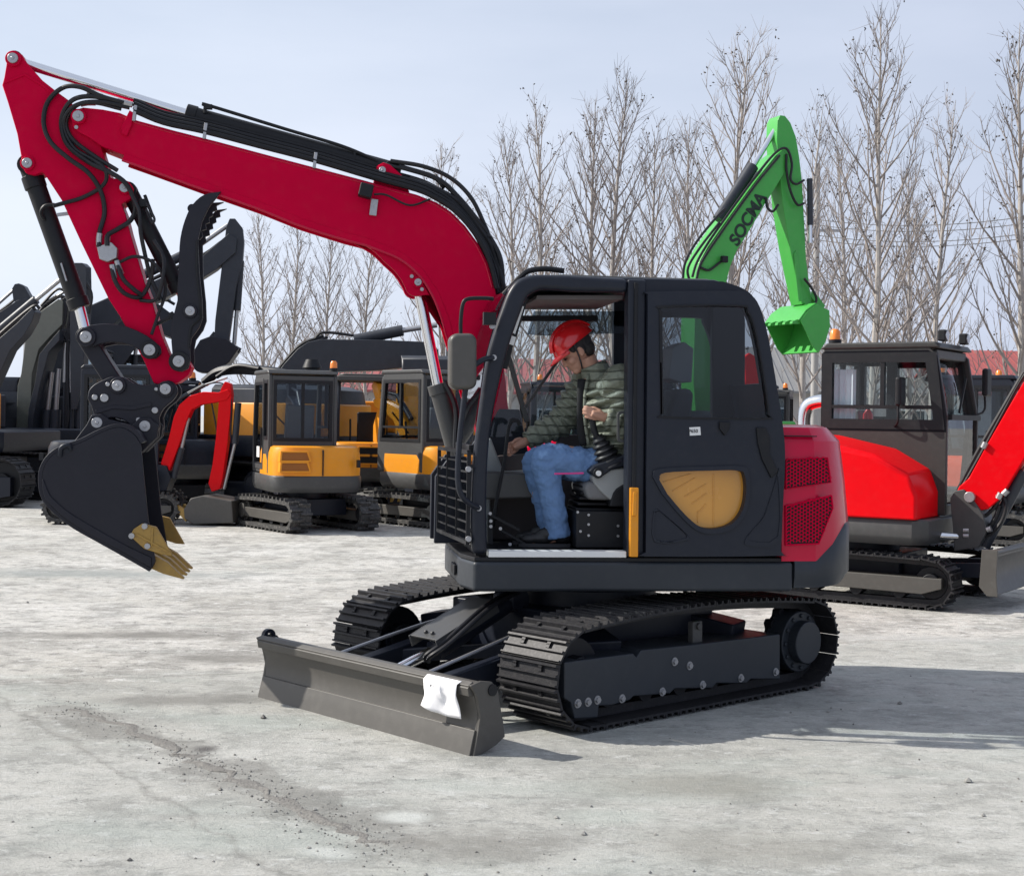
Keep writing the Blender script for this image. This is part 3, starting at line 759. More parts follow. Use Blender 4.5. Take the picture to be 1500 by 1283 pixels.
# hexagon grilles let into the hood's near side
def grille(trace, name, y=.945):
    pg = U.poly(trace, y); xs = [p[0] for p in pg]; zs = [p[1] for p in pg]
    m = MB(); m.prism(pg, y - .03, y - .004); o = m.build(name, M['black'], hood)
    cx, cz = sum(xs) / len(xs), sum(zs) / len(zs)
    fr = MB(); big = [(cx + (p[0] - cx) * 1.06, cz + (p[1] - cz) * 1.07) for p in pg]
    fr.holed(big, [pg], y - .02, y + .008); fr.build('grille_frame', M['red'], o, bevel=.003)
    def inside(x, z):
        c = False; n = len(pg)
        for i in range(n):
            (x1, z1), (x2, z2) = pg[i], pg[(i + 1) % n]
            if (z1 > z) != (z2 > z) and x < (x2 - x1) * (z - z1) / (z2 - z1) + x1: c = not c
        return c
    mm = MB(); s = .0125
    for i in range(-22, 23):
        for j in range(-22, 23):
            x = cx + s * 1.5 * i; z = cz + s * math.sqrt(3) * (j + (i % 2) * .5)
            if not inside(x, z): continue
            H = [(x + s * math.cos(R(60 * k)), z + s * math.sin(R(60 * k))) for k in range(6)]
            for k in range(3):
                a, b = H[k], H[k + 1]; mm.bar((a[0], y, a[1]), (b[0], y, b[1]), .006, .0052, (0, 1, 0))
    mm.build('mesh', M['red'], o)
grille([(1152, 674), (1211, 671), (1216, 706), (1152, 715)], 'grille')
grille([(1152, 742), (1217, 727), (1219, 745), (1199, 795), (1152, 797)], 'grille')
# right hand cover beside the boom (seen through the cab)
m = MB(); m.loft([[(.62, -.48, z0), (.62, -.93, z0), (-.35, -.93, z0), (-.35, -.48, z0)] for z0 in (.9,)] + [[(.62, -.48, 1.40), (.62, -.93, 1.36), (-.35, -.93, 1.58), (-.35, -.48, 1.62)], [(.52, -.52, 1.455), (.52, -.88, 1.42), (-.35, -.88, 1.63), (-.35, -.52, 1.66)]])
m.build('side_cover', M['red'], E, bevel=.015)
m = MB(); m.box(-1.0, -.3, -.93, -.05, .9, 1.62); m.build('engine_cover', M['red'], E, bevel=.03)

# ---- cab
yN, yF = .95, -.02      # near and far wall planes
def near(tr, y=None): return U.poly(tr, yN if y is None else y)
outer = smooth2([(692, 812), (690, 770), (691, 731), (694, 670), (701, 610), (713, 528), (724, 485), (736, 450), (745, 427), (756, 412), (770, 405), (790, 402), (834, 403)], 4)
inner = smooth2([(840, 427), (800, 424), (785, 427), (772, 437), (760, 466), (745, 510), (732, 560), (722, 610), (716, 660), (713, 731), (714, 812)], 4)
cab = None
m = MB()
pil = outer + [(920, 408), (920, 428)] + inner
m.prism(near(pil), yN - .085, yN)
cab = m.build('cab', M['dark'], E, bevel=.030, seg=4)
farp = near(pil)
MB().prism(farp, yF, yF + .07).build('far_pillar', M['dark'], cab, bevel=.025, seg=3)
m = MB(); m.prism(near([(920, 409), (947, 410), (944, 816), (918, 816)]), yN - .11, yN - .003); m.build('door_pillar', M['dark'], cab, bevel=.012)
m = MB(); m.prism(near([(929, 414), (934, 414), (930, 812), (925, 812)]), yN - .02, yN + .012); m.build('sliding_rail', M['black'], cab, bevel=.003)
# rear near wall behind the folded-back door, far wall, rear wall
rearline = smooth2([(1060, 412), (1085, 420), (1103, 432), (1114, 452), (1124, 490), (1136, 560), (1147, 633), (1149, 676), (1146, 740), (1143, 812)], 4)
wall = near([(947, 411)] + rearline + [(944, 816)])
win = near(rrect(966, 1084, 452, 612, 10)) 
wn = near(smooth2([(966, 456), (970, 450), (1080, 449), (1092, 456), (1102, 480), (1112, 530), (1121, 590), (1122, 608), (1116, 613), (975, 611), (968, 606)], 3))
dw = near(smooth2([(963, 702), (972, 692), (1040, 689), (1078, 689), (1087, 696), (1089, 722), (1083, 748), (1068, 766), (1045, 773), (1022, 770), (1000, 752), (975, 723)], 4))
m = MB(); m.holed(wall, [wn, dw], yN - .07, yN - .02); m.build('near_wall', M['dark'], cab, bevel=.006)
m = MB()
fwall = near([(762, 674), (850, 668), (858, 640), (944, 640)] + [(1149, 676), (1143, 812), (700, 812), (706, 690)], yN)
m.prism(fwall, yF, yF + .04); m.build('far_wall', M['interior'], cab, bevel=.006)
m = MB(); rx = [p for p in near(rearline)]
fw2 = near([(947, 411)] + rearline + [(944, 816)])
hole2 = near(smooth2([(970, 456), (975, 450), (1080, 450), (1092, 458), (1104, 490), (1114, 545), (1119, 610), (1110, 618), (980, 618), (970, 610)], 3))
m.holed(fw2, [hole2], yF + .001, yF + .05); m.build('far_rear_wall', M['dark'], cab, bevel=.005)
m = MB(); st_ = strip([p for p in near(rearline)], 0, .035); m.prism(strip(near(rearline)[20:], -.002, .03), yF + .05, yN - .07); m.prism(strip(near(rearline)[:8], -.002, .03), yF + .05, yN - .07)
m.build('rear_wall', M['dark'], cab)
m = MB(); m.prism(near([(744, 424), (758, 410), (775, 405), (834, 403.5), (1050, 408.5), (1062, 412), (1076, 420), (1062, 424), (944, 424), (834, 424), (790, 424), (772, 430), (757, 440)]), yF + .03, yN - .05)
roof = m.build('roof', M['dark'], cab, bevel=.015)
m = MB(); m.prism(near([(800, 400), (830, 398), (1046, 405), (1062, 409), (1072, 417), (1060, 421), (800, 409)]), .14, .80); m.build('roof_rib', M['cabgrey'], roof, bevel=.012)
m = MB(); m.prism(near([(790, 430), (918, 430), (918, 437), (788, 437)]), yF + .08, yN - .10); m.build('headliner', M['interior'], roof, bevel=.006)
m = MB(); c = U.p3(862, 440, .5); m.ell(c, .09, .06, .012); m.build('roof_lamp', M['white'], roof)
m = MB(); m.tube([U.p3(738, 432, yN - .12), U.p3(760, 408, yN - .10), U.p3(775, 397, yN - .1), U.p3(800, 394, yN - .1), U.p3(826, 397, yN - .1)], .016, 8); m.build('rain_visor', M['black'], roof)
m = MB(); m.prism(strip([U.tr(a, b, yN) for a, b in ((728, 452), (742, 425), (760, 407), (780, 399))], 0, .012), yF + .02, yN - .1); m.build('skylight', M['tint'], roof)
# glazing
def pane(trace, y, name='window_pane', mat='glass', t=.006, par=None):
    return MB().prism(U.poly(trace, y), y - t, y).build(name, M[mat], par or cab)
pane([(767, 433), (918, 433), (918, 640), (716, 640), (722, 610), (745, 510)], yF + .03, 'far_window', 'glass')
MB().prism(hole2, yF + .02, yF + .028).build('far_rear_window', M['tint'], cab)
wsl = near([(693, 660), (701, 610), (713, 528), (724, 485), (736, 450), (745, 427)])
MB().prism(strip(wsl, -.004, .004), yF + .07, yN - .085).build('windscreen', M['glass'], cab)
m = MB(); lowp = near([(697, 660), (693, 731), (692, 800)]); m.prism(strip(lowp, -.004, .004), yF + .07, yN - .085); m.build('lower_windscreen', M['tint'], cab)
m = MB(); a = U.tr(694, 658, yN); m.box(a[0] - .02, a[0] + .02, yF + .07, yN - .085, a[1] - .022, a[1] + .022); m.build('windscreen_bar', M['black'], cab, bevel=.004)
# frame of the far front window and the lifted inner windscreen rail, with its sticker
m = MB(); m.bar(U.p3(767, 436, yN - .13), U.p3(748, 500, yN - .13), .03, .05); m.bar(U.p3(748, 500, yN - .13), U.p3(738, 540, yN - .13), .022, .04); m.build('screen_rail', M['black'], cab, bevel=.004)
m = MB(); m.bar(U.p3(764, 448, yN - .10), U.p3(751, 488, yN - .10), .03, .004, (0, 1, 0)); m.bar(U.p3(750, 492, yN - .10), U.p3(746, 504, yN - .10), .05, .004, (0, 1, 0)); m.build('warning_sticker', M['white'], cab)
m = MB(); m.bar(U.p3(740, 505, yF + .05), U.p3(772, 618, yF + .05), .03, .03); m.bar(U.p3(768, 598, .2), U.p3(818, 527, .15), .018, .018); m.build('screen_strut', M['cabgrey'], cab, bevel=.004)
m = MB(); m.prism(near([(788, 447), (918, 447), (918, 456), (786, 456)]), yF + .05, yF + .11); m.build('far_roof_rail', M['black'], cab, bevel=.006)
# sun blind hanging in the upper part of the far window
pane([(782, 456), (918, 456), (918, 488), (800, 492), (772, 490)], yF + .10, 'sun_blind', 'darkglass', .004)

# ---- door, folded back flat against the rear half of the cab
dout = near(smooth2([(947, 432), (951, 428), (1070, 427), (1089, 429), (1103, 438), (1113, 458), (1122, 492), (1134, 560), (1145, 633), (1147, 676), (1144, 740), (1141, 806), (1136, 813), (950, 814), (944, 808)], 3))
m = MB(); m.holed(dout, [wn, dw], yN - .012, yN + .038); door = m.build('door', M['dark'], E, bevel=.009, seg=3)
cx_, cz_ = sum(p[0] for p in wn) / len(wn), sum(p[1] for p in wn) / len(wn)
def scaled(pg, k, k2=None):
    a = sum(p[0] for p in pg) / len(pg); b = sum(p[1] for p in pg) / len(pg)
    return [(a + (p[0] - a) * k, b + (p[1] - b) * (k2 or k)) for p in pg]
m = MB(); m.holed(scaled(wn, 1.03, 1.02), [scaled(wn, .985, .985)], yN + .02, yN + .046); m.build('window_seal', M['black'], door, bevel=.003)
MB().prism(scaled(wn, .99), yN + .012, yN + .018).build('window_pane', M['doorglass'], door)
MB().prism(U.poly([(1036, 449), (1080, 449), (1084, 470), (1084, 640), (1036, 640)], yF), yF + .06, yF + .12).build('far_rear_pillar', M['black'], cab, bevel=.01)
m = MB(); m.holed(scaled(dw, 1.13, 1.17), [scaled(dw, 1.005)], yN + .03, yN + .052); m.build('moulding', M['dark'], door, bevel=.012, seg=3)
# lower pane: a yellow reflection painted as solid amber, its lines as ribs
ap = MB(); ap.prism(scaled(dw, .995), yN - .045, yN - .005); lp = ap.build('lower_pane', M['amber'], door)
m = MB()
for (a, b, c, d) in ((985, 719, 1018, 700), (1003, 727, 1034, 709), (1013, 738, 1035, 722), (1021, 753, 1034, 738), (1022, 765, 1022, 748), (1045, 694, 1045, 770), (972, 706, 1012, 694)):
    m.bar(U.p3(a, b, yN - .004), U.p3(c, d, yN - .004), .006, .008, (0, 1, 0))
m.build('reflection_rib', M['amber'], lp, bevel=.002)
m = MB()
for tr_ in ([(960, 744), (968, 750), (1004, 782), (1003, 791), (956, 793), (955, 750)], [(1134, 700), (1139, 690), (1139, 790), (1092, 798), (1091, 785), (1113, 760), (1123, 735)]):
    pg = near(smooth2(tr_ + [tr_[0]], 3)[:-1]); MB().holed(pg, [scaled(pg, .86)], yN + .034, yN + .044).build('pressed_panel', M['dark'], door, bevel=.004)
m = MB(); m.prism(near([(1104, 626), (1118, 626), (1124, 640), (1124, 664), (1136, 690), (1126, 700), (1112, 672), (1106, 648)]), yN + .036, yN + .055); m.build('door_handle', M['black'], door, bevel=.006)
m = MB(); m.prism(near([(1050, 618), (1066, 618), (1064, 628), (1058, 638), (1050, 628)]), yN + .036, yN + .06); m.build('latch', M['black'], door, bevel=.004)
m = MB(); m.prism(near([(1007, 626), (1023, 625), (1024, 637), (1008, 638)]), yN + .038, yN + .040); stk = m.build('sticker', M['white'], door)
def lettering(txt, size, mat, parent, Mx, name='lettering', ext=.001, bold=.01):
    cu = bpy.data.curves.new('lettering', 'FONT'); cu.body = txt; cu.size = size; cu.extrude = ext; cu.align_x = 'CENTER'; cu.align_y = 'CENTER'; cu.offset = size * bold
    t = bpy.data.objects.new('tmp', cu); C.objects.link(t)
    bpy.context.view_layer.update()
    me = bpy.data.meshes.new_from_object(t.evaluated_get(bpy.context.evaluated_depsgraph_get()))
    bpy.data.objects.remove(t)
    me.materials.clear(); me.materials.append(mat)
    o = bpy.data.objects.new(name, me); C.objects.link(o); o.parent = parent; o.matrix_local = Mx
    return o
a = U.p3(1015.5, 631.5, yN + .0415)
lettering('9650', .028, M['ink'], stk, Matrix.Translation(a) @ Matrix(((-1, 0, 0), (0, 0, 1), (0, 1, 0))).to_4x4())
# amber grab rail
m = MB(); m.prism(near([(922, 714), (934, 714), (933, 815), (921, 815)]), yN - .02, yN + .035); m.prism(near([(925, 720), (931, 720), (930, 755), (924, 755)]), yN + .03, yN + .045); m.build('grab_rail', M['orange'], E, bevel=.006)
# step plate of the doorway
m = MB(); m.prism([(U.tr(716, 806, yN)[0], yN - .005), (U.tr(918, 806, yN)[0], yN - .005), (U.tr(918, 806, yN)[0], yN - .10), (U.tr(716, 806, yN)[0], yN - .10)], .909, .945, 'z'); m.build('door_sill', M['white'], cab, bevel=.004)
m = MB(); m.box(-.95, .78, yF + .05, yN - .10, .909, .935); m.build('floor_mat', M['black'], cab)
# bump stop on the pillar side of the doorway
m = MB(); pg = near(rrect(904, 926, 602, 648, 6), yN - .1); m.holed(pg, [scaled(pg, .72, .82)], yN - .12, yN - .09); m.build('arm_pad', M['cabgrey'], cab, bevel=.006)

# ---- guard, mirror, rails at the cab's front
m = MB(); gA, gB = Vector((.835, .93, 0)), Vector((.93, .03, 0))
z0, z1 = .99, 1.50
def gpnt(u, z): q = gA.lerp(gB, u); return Vector((q.x, q.y, z))
for z in (z0, z1): m.bar(gpnt(0, z), gpnt(1, z), .022, .022)
for u in (0, 1, .34, .67): m.bar(gpnt(u, z0), gpnt(u, z1), .022, .018 if u in (0, 1) else .010)
for k in range(1, 9): m.bar(gpnt(0, z0 + (z1 - z0) * k / 9), gpnt(1, z0 + (z1 - z0) * k / 9), .010, .010)
for z in (1.06, 1.42): m.bar(gpnt(0, z), (.80, .93, z), .02, .02)
m.build('front_guard', M['black'], E)
m = MB(); pg = U.poly(rrect(657, 697, 489, 571, 12, 5), yN + .06)
m.prism(pg, yN - .02, yN + .12)
mir = m.build('mirror', M['grey'], E, bevel=.025, seg=3)
m = MB(); m.tube([U.p3(722, 438, yN), U.p3(710, 437, yN + .03), U.p3(686, 438, yN + .05), U.p3(678, 446, yN + .05), U.p3(675, 470, yN + .05), U.p3(675, 492, yN + .05)], .011, 8); m.obox(U.p3(717, 467, yN + .02), .07, .06, .07); m.build('mirror_arm', M['black'], mir)
m = MB(); m.tube([U.p3(722, 524, yN + .01), U.p3(708, 527, yN + .05), U.p3(693, 537, yN + .08), U.p3(685, 552, yN + .08), U.p3(678, 600, yN + .08), U.p3(672, 660, yN + .08), U.p3(671, 705, yN + .08), U.p3(677, 727, yN + .07), U.p3(690, 739, yN + .04), U.p3(701, 744, yN + .01)], .016, 10)
m.build('hand_rail', M['dark'], E)
for px, py in ((723, 524), (701, 744), (686, 687), (686, 789), (721, 478)):
    m = MB(); c = U.p3(px, py, yN); m.ycyl(c.x, c.z, yN - .01, yN + .02, .016, 10); m.build('bolt', M['steel'], E)

# ---- cab interior
M['headcover'] = coat('pale_headrest_cover', (.55, .55, .55), .8, var=.1)
m = MB()
sx, sz = U.tr(905, 705, .5)
m.prism([(sx - .25, sz - .10), (sx + .22, sz - .10), (sx + .25, sz - .03), (sx + .22, sz + .01), (sx - .25, sz - .02)], .26, .74)
seat = m.build('seat', M['seat'], E, bevel=.035, seg=3)
bx = U.tr(1000, 600, .5)
m = MB(); m.prism([(sx - .26, sz - .04), (sx - .13, sz - .02), (sx - .22, sz + .34), (sx - .30, sz + .56), (sx - .41, sz + .56), (sx - .38, sz + .2)], .27, .73); m.build('backrest', M['seat'], seat, bevel=.045, seg=3)
m = MB(); m.prism([(sx - .34, sz + .60), (sx - .27, sz + .62), (sx - .29, sz + .80), (sx - .36, sz + .84), (sx - .42, sz + .80), (sx - .41, sz + .60)], .36, .64); m.bar((sx - .36, .44, sz + .5), (sx - .36, .44, sz + .64), .012, .012); m.bar((sx - .36, .56, sz + .5), (sx - .36, .56, sz + .64), .012, .012); m.build('headrest', M['headcover'], seat, bevel=.04, seg=3)
m = MB(); m.prism(U.poly([(842, 748), (914, 748), (914, 802), (842, 802)], .7), .28, .74)
sb = m.build('seat_base', M['black'], E, bevel=.008)
for px, py in ((846, 750), (862, 754), (862, 768), (862, 784), (905, 770), (905, 785), (850, 778)):
    c = U.p3(px, py, .74); MB().ycyl(c.x, c.z, .735, .748, .008, 8).build('bolt', M['steel'], sb)
m = MB()
for k in range(5):
    c = U.p3(880, 712 + k * 8, .5); m.box(c.x - .16 - .01 * k, c.x + .14 + .01 * k, .34, .66, c.z - .01, c.z + .01)
m.build('suspension_bellows', M['black'], sb, bevel=.008)
# near control console with its lever
cs = smooth2([(864, 698), (874, 690), (900, 686), (930, 690), (935, 742), (916, 741), (900, 737), (880, 722), (868, 708)], 3)
m = MB(); m.prism(U.poly(cs, .70), .62, .76); con = m.build('control_console', M['console'], E, bevel=.02, seg=3)
m = MB(); m.prism(U.poly(smooth2([(892, 742), (898, 722), (908, 712), (928, 706), (932, 742)], 2), .76), .60, .772); m.build('console_cover', M['black'], con, bevel=.01)
m = MB(); m.prism(U.poly([(862, 690), (870, 682), (920, 664), (924, 680), (896, 688), (882, 698), (872, 700)], .77), .62, .78); m.build('console_top', M['dark'], con, bevel=.01)
m = MB(); c = U.p3(876, 693, .785); m.ycyl(c.x, c.z, .775, .80, .030, 20); m.build('knob', M['black'], con, bevel=.004); 
m = MB(); m.ycyl(c.x, c.z, .80, .806, .016, 16); m.build('knob_cap', M['white'], con)
m = MB(); m.bar(U.p3(855, 693, .79), U.p3(812, 694, .79), .012, .010); m.build('lock_lever', M['pink'], con, bevel=.003)
bp_, r_ = [], []
for k in range(25):
    u = k / 24; c = U.p3(895 - 20 * u, 682 - 44 * u, .70); bp_.append(c); r_.append((.085 - .055 * u) * (1 + .13 * (1 if k % 4 < 2 else -1)))
MB().sweep(bp_, r_, 18).build('lever_bellows', M['rubber'], con, ang=60)
m = MB(); m.tube([U.p3(874, 640, .70), U.p3(870, 628, .70), U.p3(867, 612, .70), U.p3(864, 600, .70)], .019, 10); m.build('joystick', M['black'], con)
# front console, travel levers, pedals
m = MB(); m.prism(U.poly([(704, 650), (716, 640), (735, 690), (800, 688), (804, 720), (716, 724), (716, 800), (700, 800)], .12), .05, .22); m.build('side_console', M['console'], E, bevel=.015)
m = MB(); m.prism(U.poly([(700, 690), (770, 692), (778, 728), (705, 730)], .3), .2, .42); m.build('foot_console', M['cabgrey'], E, bevel=.015)
for yl in (.34, .48):
    m = MB(); m.tube([U.p3(722, 770, yl), U.p3(728, 730, yl), U.p3(738, 680, yl), U.p3(743, 640, yl), U.p3(746, 622, yl)], .011, 8); m.tube([U.p3(746, 622, yl), U.p3(750, 616, yl), U.p3(758, 616, yl), U.p3(762, 622, yl)], .014, 8); m.build('travel_lever', M['black'], E)
for k, yl in enumerate((.35, .55)):
    m = MB(); m.bar(U.p3(718, 754, yl), U.p3(760, 776, yl), .08, .018); m.bar(U.p3(733, 776, yl), U.p3(770, 797, yl), .09, .016); m.bar(U.p3(718, 754, yl), U.p3(718, 797, yl), .03, .03); m.build('pedal', M['black'], E, bevel=.003)
for px, py in ((718, 752), (719, 763), (719, 771), (733, 774), (747, 797)):
    c = U.p3(px, py, .6); MB().ycyl(c.x, c.z, .59, .605, .010, 8).build('bolt', M['steel'], E)

# ---- boom
sB = .15
bt = [(114, 193), (106, 186), (104, 172), (109, 161), (121, 157), (150, 160), (175, 165), (200, 176), (255, 191), (318, 207), (400, 229), (461, 245), (530, 263), (555, 270), (611, 285), (639, 296), (661, 310), (682, 331), (701, 357), (715, 385), (725, 420), (733, 470), (738, 530), (744, 590), (752, 645), (746, 664), (728, 670), (710, 660), (696, 610), (680, 550), (668, 510), (661, 488), (655, 466), (640, 428), (618, 396), (590, 373), (560, 360), (536, 351), (505, 343), (442, 323), (380, 298), (300, 270), (212, 238), (181, 227), (148, 214), (131, 202)]
m = MB(); m.prism(U.poly(bt, yB + sB), yB - sB + .012, yB + sB - .012)
boom = m.build('boom', M['red'], E, bevel=.006)
# side plate lip along the underside
low = [(181, 227), (212, 238), (300, 270), (380, 298), (442, 323), (505, 343), (536, 351), (560, 360), (590, 373), (618, 396), (640, 428), (655, 466), (661, 488), (668, 510), (680, 550), (696, 610)]
lp_ = U.poly(low, yB + sB)
m = MB()
for yy in (yB + sB - .03, yB - sB + .012): m.prism(strip(lp_, -.012, .03), yy, yy + .022)
m.build('bottom_flange', M['red'], boom, bevel=.004)
m = MB(); wl = strip(lp_, .034, .034)[:len(lp_)]
m.sweep([(p[0], yB + sB - .011, p[1]) for p in [(a.x, a.y) for a in catmull([Vector((p[0], p[1], 0)) for p in wl], 4)]], .0075, 6)
up_l = U.poly([(175, 165), (200, 176), (255, 191), (318, 207), (400, 229), (461, 245), (530, 263), (611, 285), (639, 296), (661, 310), (682, 331), (701, 357), (715, 385), (725, 420)], yB + sB)
m.sweep([(p[0], yB + sB - .011, p[1]) for p in strip(up_l, .016, .016)[:len(up_l)]], .006, 6)
m.build('weld_bead', M['redgloss'], boom)
# ram bracket under the bend
br = smooth2([(520, 352), (545, 366), (563, 383), (580, 399), (591, 415), (597, 428), (608, 434), (626, 432), (638, 437), (648, 450), (655, 470), (660, 490)], 3) + [(640, 440), (612, 400), (580, 374)]
m = MB(); bp = U.poly(br, yB + .12)
for y0, y1 in ((yB + .085, yB + .125), (yB - .125, yB - .085)): m.prism(bp, y0, y1)
rb = m.build('ram_bracket', M['red'], boom, bevel=.005)
def boss(px, py, y, r, mat, par, side=1, h=.03, pr=None):
    c = U.p3(px, py, y); m = MB(); m.ycyl(c.x, c.z, y - .005 * side, y + h * side, r, 24); o = m.build('pin_boss', mat, par, bevel=.005)
    m = MB(); q = pr or r * .62
    m.ycyl(c.x, c.z, y + h * side - .004 * side, y + (h + .014) * side, q, 20); m.ycyl(c.x, c.z, y + (h + .013) * side, y + (h + .02) * side, q * .35, 6); m.build('pin', M['steel'], o, bevel=.004)
    return o
boss(612, 414, yB + .12, .038, M['red'], boom, 1, .018)
boss(116, 172, yB + sB - .012, .046, M['red'], boom, 1, .03, .034)
for px, py in ((603, 405), (618, 424), (112, 187)): 
    c = U.p3(px, py, yB + .14); MB().ycyl(c.x, c.z, yB + .12, yB + .15, .012, 8).build('bolt', M['steel'], boom)
# welded pads of the boom tip
m = MB(); m.prism(U.poly([(178, 186), (190, 162), (196, 166), (193, 184), (186, 200), (178, 196)], yB + sB), yB + sB - .02, yB + sB + .008); m.build('hose_lug', M['red'], boom, bevel=.004)
# working lamp with bracket
m = MB(); c = U.p3(536, 280, yB + sB + .06); m.obox(c, .085, .09, .085, Matrix.Rotation(R(-12), 3, 'Y')); lampo = m.build('work_lamp', M['black'], boom, bevel=.01)
m = MB(); c = U.p3(549, 292, yB + sB + .01); m.bar(c, U.p3(546, 316, yB + sB + .01), .045, .012, (0, 1, 0)); m.build('lamp_bracket', M['steel'], lampo, bevel=.003)
MB().tube([U.p3(548, 285, yB + sB + .03), U.p3(566, 286, yB + sB + .02), U.p3(600, 301, yB + sB + .012), U.p3(630, 292, yB + sB + .01)], .007, 6).build('lamp_cable', M['rubber'], lampo)

# ---- arm cylinder on the boom
def ram(name, par, A, Bm, Cc, rb, rr, mat, y, rodname='piston_rod', pipe=None):
    """barrel from pixel A to Bm, rod from Bm to Cc on plane y"""
    a, b, c = U.p3(*A, y), U.p3(*Bm, y), U.p3(*Cc, y)
    m = MB(); m.cyl(a, b, rb, n=22); d = (b - a).normalized(); m.cyl(b - d * .05, b + d * .015, rb * 1.12, n=22); m.ycyl(a.x, a.z, y - rb * 1.0, y + rb * 1.0, rb * 1.0, 20)
    o = m.build(name, M[mat], par, bevel=.004)
    m = MB(); m.cyl(b, c, rr, n=18); m.build(rodname, M['chrome'], o)
    m = MB(); m.ycyl(c.x, c.z, y - rr * 2.2, y + rr * 2.2, rr * 1.7, 18); m.build('rod_eye', M[mat], o, bevel=.004)
    return o
arm_c = ram('arm_cylinder', E, (574, 250), (276, 168), (24, 90), .057, .030, 'black', yB)
m = MB(); m.tube([U.p3(300, 166, yB + .05), U.p3(301, 156, yB + .05), U.p3(306, 155, yB + .05), U.p3(420, 190, yB + .05), U.p3(500, 214, yB + .05), U.p3(553, 236, yB + .05)], .011, 8); m.obox(U.p3(305, 157, yB + .05), .05, .03, .03); m.bar(U.p3(520, 222, yB + .05), U.p3(518, 236, yB + .05), .015, .015); m.build('pressure_pipe', M['black'], arm_c)
m = MB(); m.prism(U.poly([(548, 262), (552, 243), (562, 238), (572, 242), (590, 258), (600, 282), (548, 272)], yB + .09), yB + .065, yB + .09); m.prism(U.poly([(548, 262), (552, 243), (562, 238), (572, 242), (590, 258), (600, 282), (548, 272)], yB + .09), yB - .09, yB - .065); m.build('cylinder_lug', M['red'], boom, bevel=.004)
boss(560, 250, yB + .09, .036, M['red'], boom, 1, .01)
# pipes along the boom top, near side
ptop = [(196, 160), (240, 178), (300, 191), (380, 212), (461, 233), (545, 258), (611, 276), (640, 289), (662, 303), (684, 325), (703, 352), (718, 384), (727, 420)]
for k, (off, yo_) in enumerate(((-3, .13), (-8, .10), (2, .15), (-13, .06))):
    MB().tube([U.p3(a + (off * .35 if i > 7 else 0), b + off + (off * .2 if i > 7 else 0), yB + yo_) for i, (a, b) in enumerate(ptop)], .017 if k < 3 else .014, 8, 4).build('hydraulic_pipe', M['black'], boom)
for px, py in ((461, 233), (197, 164), (300, 190)):
    m = MB(); m.bar(U.p3(px - 1, py + 14, yB + .15), U.p3(px + 2, py - 9, yB + .15), .03, .02); m.build('pipe_clamp', M['steel'], boom, bevel=.003)
for pts, r in (([(572, 236), (620, 244), (660, 261), (690, 290), (710, 330), (717, 348)], .014), ([(585, 244), (640, 262), (672, 290), (700, 324), (720, 352), (733, 380), (737, 420)], .017),
               ([(600, 262), (645, 280), (676, 300), (702, 334), (722, 366), (734, 405), (738, 430)], .018), ([(610, 270), (650, 285), (672, 304), (700, 340), (718, 372), (728, 400), (733, 436)], .016),
               ([(560, 240), (610, 252), (632, 258), (644, 268), (650, 276)], .011), ([(636, 288), (676, 316), (704, 356), (722, 400), (731, 440)], .017)):
    MB().tube([U.p3(a, b, yB + .07 + .02 * (i % 2)) for i, (a, b) in enumerate(pts)], r, 8, 7).build('hose', M['rubber'], boom)

# ---- boom cylinder
bc_ = ram('boom_cylinder', E, (676, 690), (642, 566), (612, 416), .062, .036, 'cabgrey', yB)
m = MB(); m.tube([U.p3(652, 560, yB + .07), U.p3(668, 600, yB + .09), U.p3(668, 660, yB + .1), U.p3(684, 700, yB + .1)], .018, 8); m.tube([U.p3(660, 545, yB + .02), U.p3(690, 560, yB + .06), U.p3(676, 640, yB + .12), U.p3(690, 690, yB + .12)], .018, 8); m.build('hose', M['rubber'], bc_)
m = MB(); m.prism([(.95, .90), (.95, 1.32), (.86, 1.45), (.72, 1.45), (.55, 1.75), (.42, 1.75), (.30, 1.2), (.2, .9)], yB + .155, yB + .19); m.prism([(.95, .90), (.95, 1.32), (.86, 1.45), (.72, 1.45), (.55, 1.75), (.42, 1.75), (.30, 1.2), (.2, .9)], yB - .19, yB - .155)
m.build('boom_foot_bracket', M['dark'], E, bevel=.008)

# ---- stick
sS = .10
stp = [(9, 96), (10, 86), (16, 78), (24, 76), (32, 80), (36, 88), (46, 100), (62, 118), (81, 133), (103, 149), (128, 180), (148, 214), (150, 222), (156, 240), (162, 261), (176, 262), (189, 266), (195, 275), (194, 290), (178, 299), (184, 314), (190, 339), (212, 414), (224, 445), (236, 490), (250, 524), (262, 520), (274, 526), (281, 538), (276, 550), (262, 560), (240, 566), (225, 561), (210, 527), (176, 464), (159, 438), (120, 358), (90, 293), (67, 258), (62, 252), (50, 257), (38, 254), (32, 244), (31, 230), (25, 196), (11, 149), (3, 125), (6, 114)]
m = MB(); m.prism(U.poly(stp, yB + sS), yB - sS, yB + sS); stick = m.build('stick', M['red'], E, bevel=.007)
m = MB(); m.prism(strip(U.poly([(6, 122), (36, 110), (60, 124), (80, 140)], yB + sS), -.006, .006), yB - sS - .004, yB + sS + .006); m.build('weld_seam', M['red'], stick)
boss(20, 87, yB + sS, .048, M['red'], stick, 1, .02, .032); boss(41, 240, yB + sS, .044, M['red'], stick, 1, .02, .031); boss(183, 276, yB + sS, .04, M['red'], stick, 1, .02, .03)
boss(264, 530, yB + sS, .062, M['black'], stick, 1, .09, .036); boss(220, 513, yB + sS + .06, .056, M['black'], stick, 1, .03, .036)
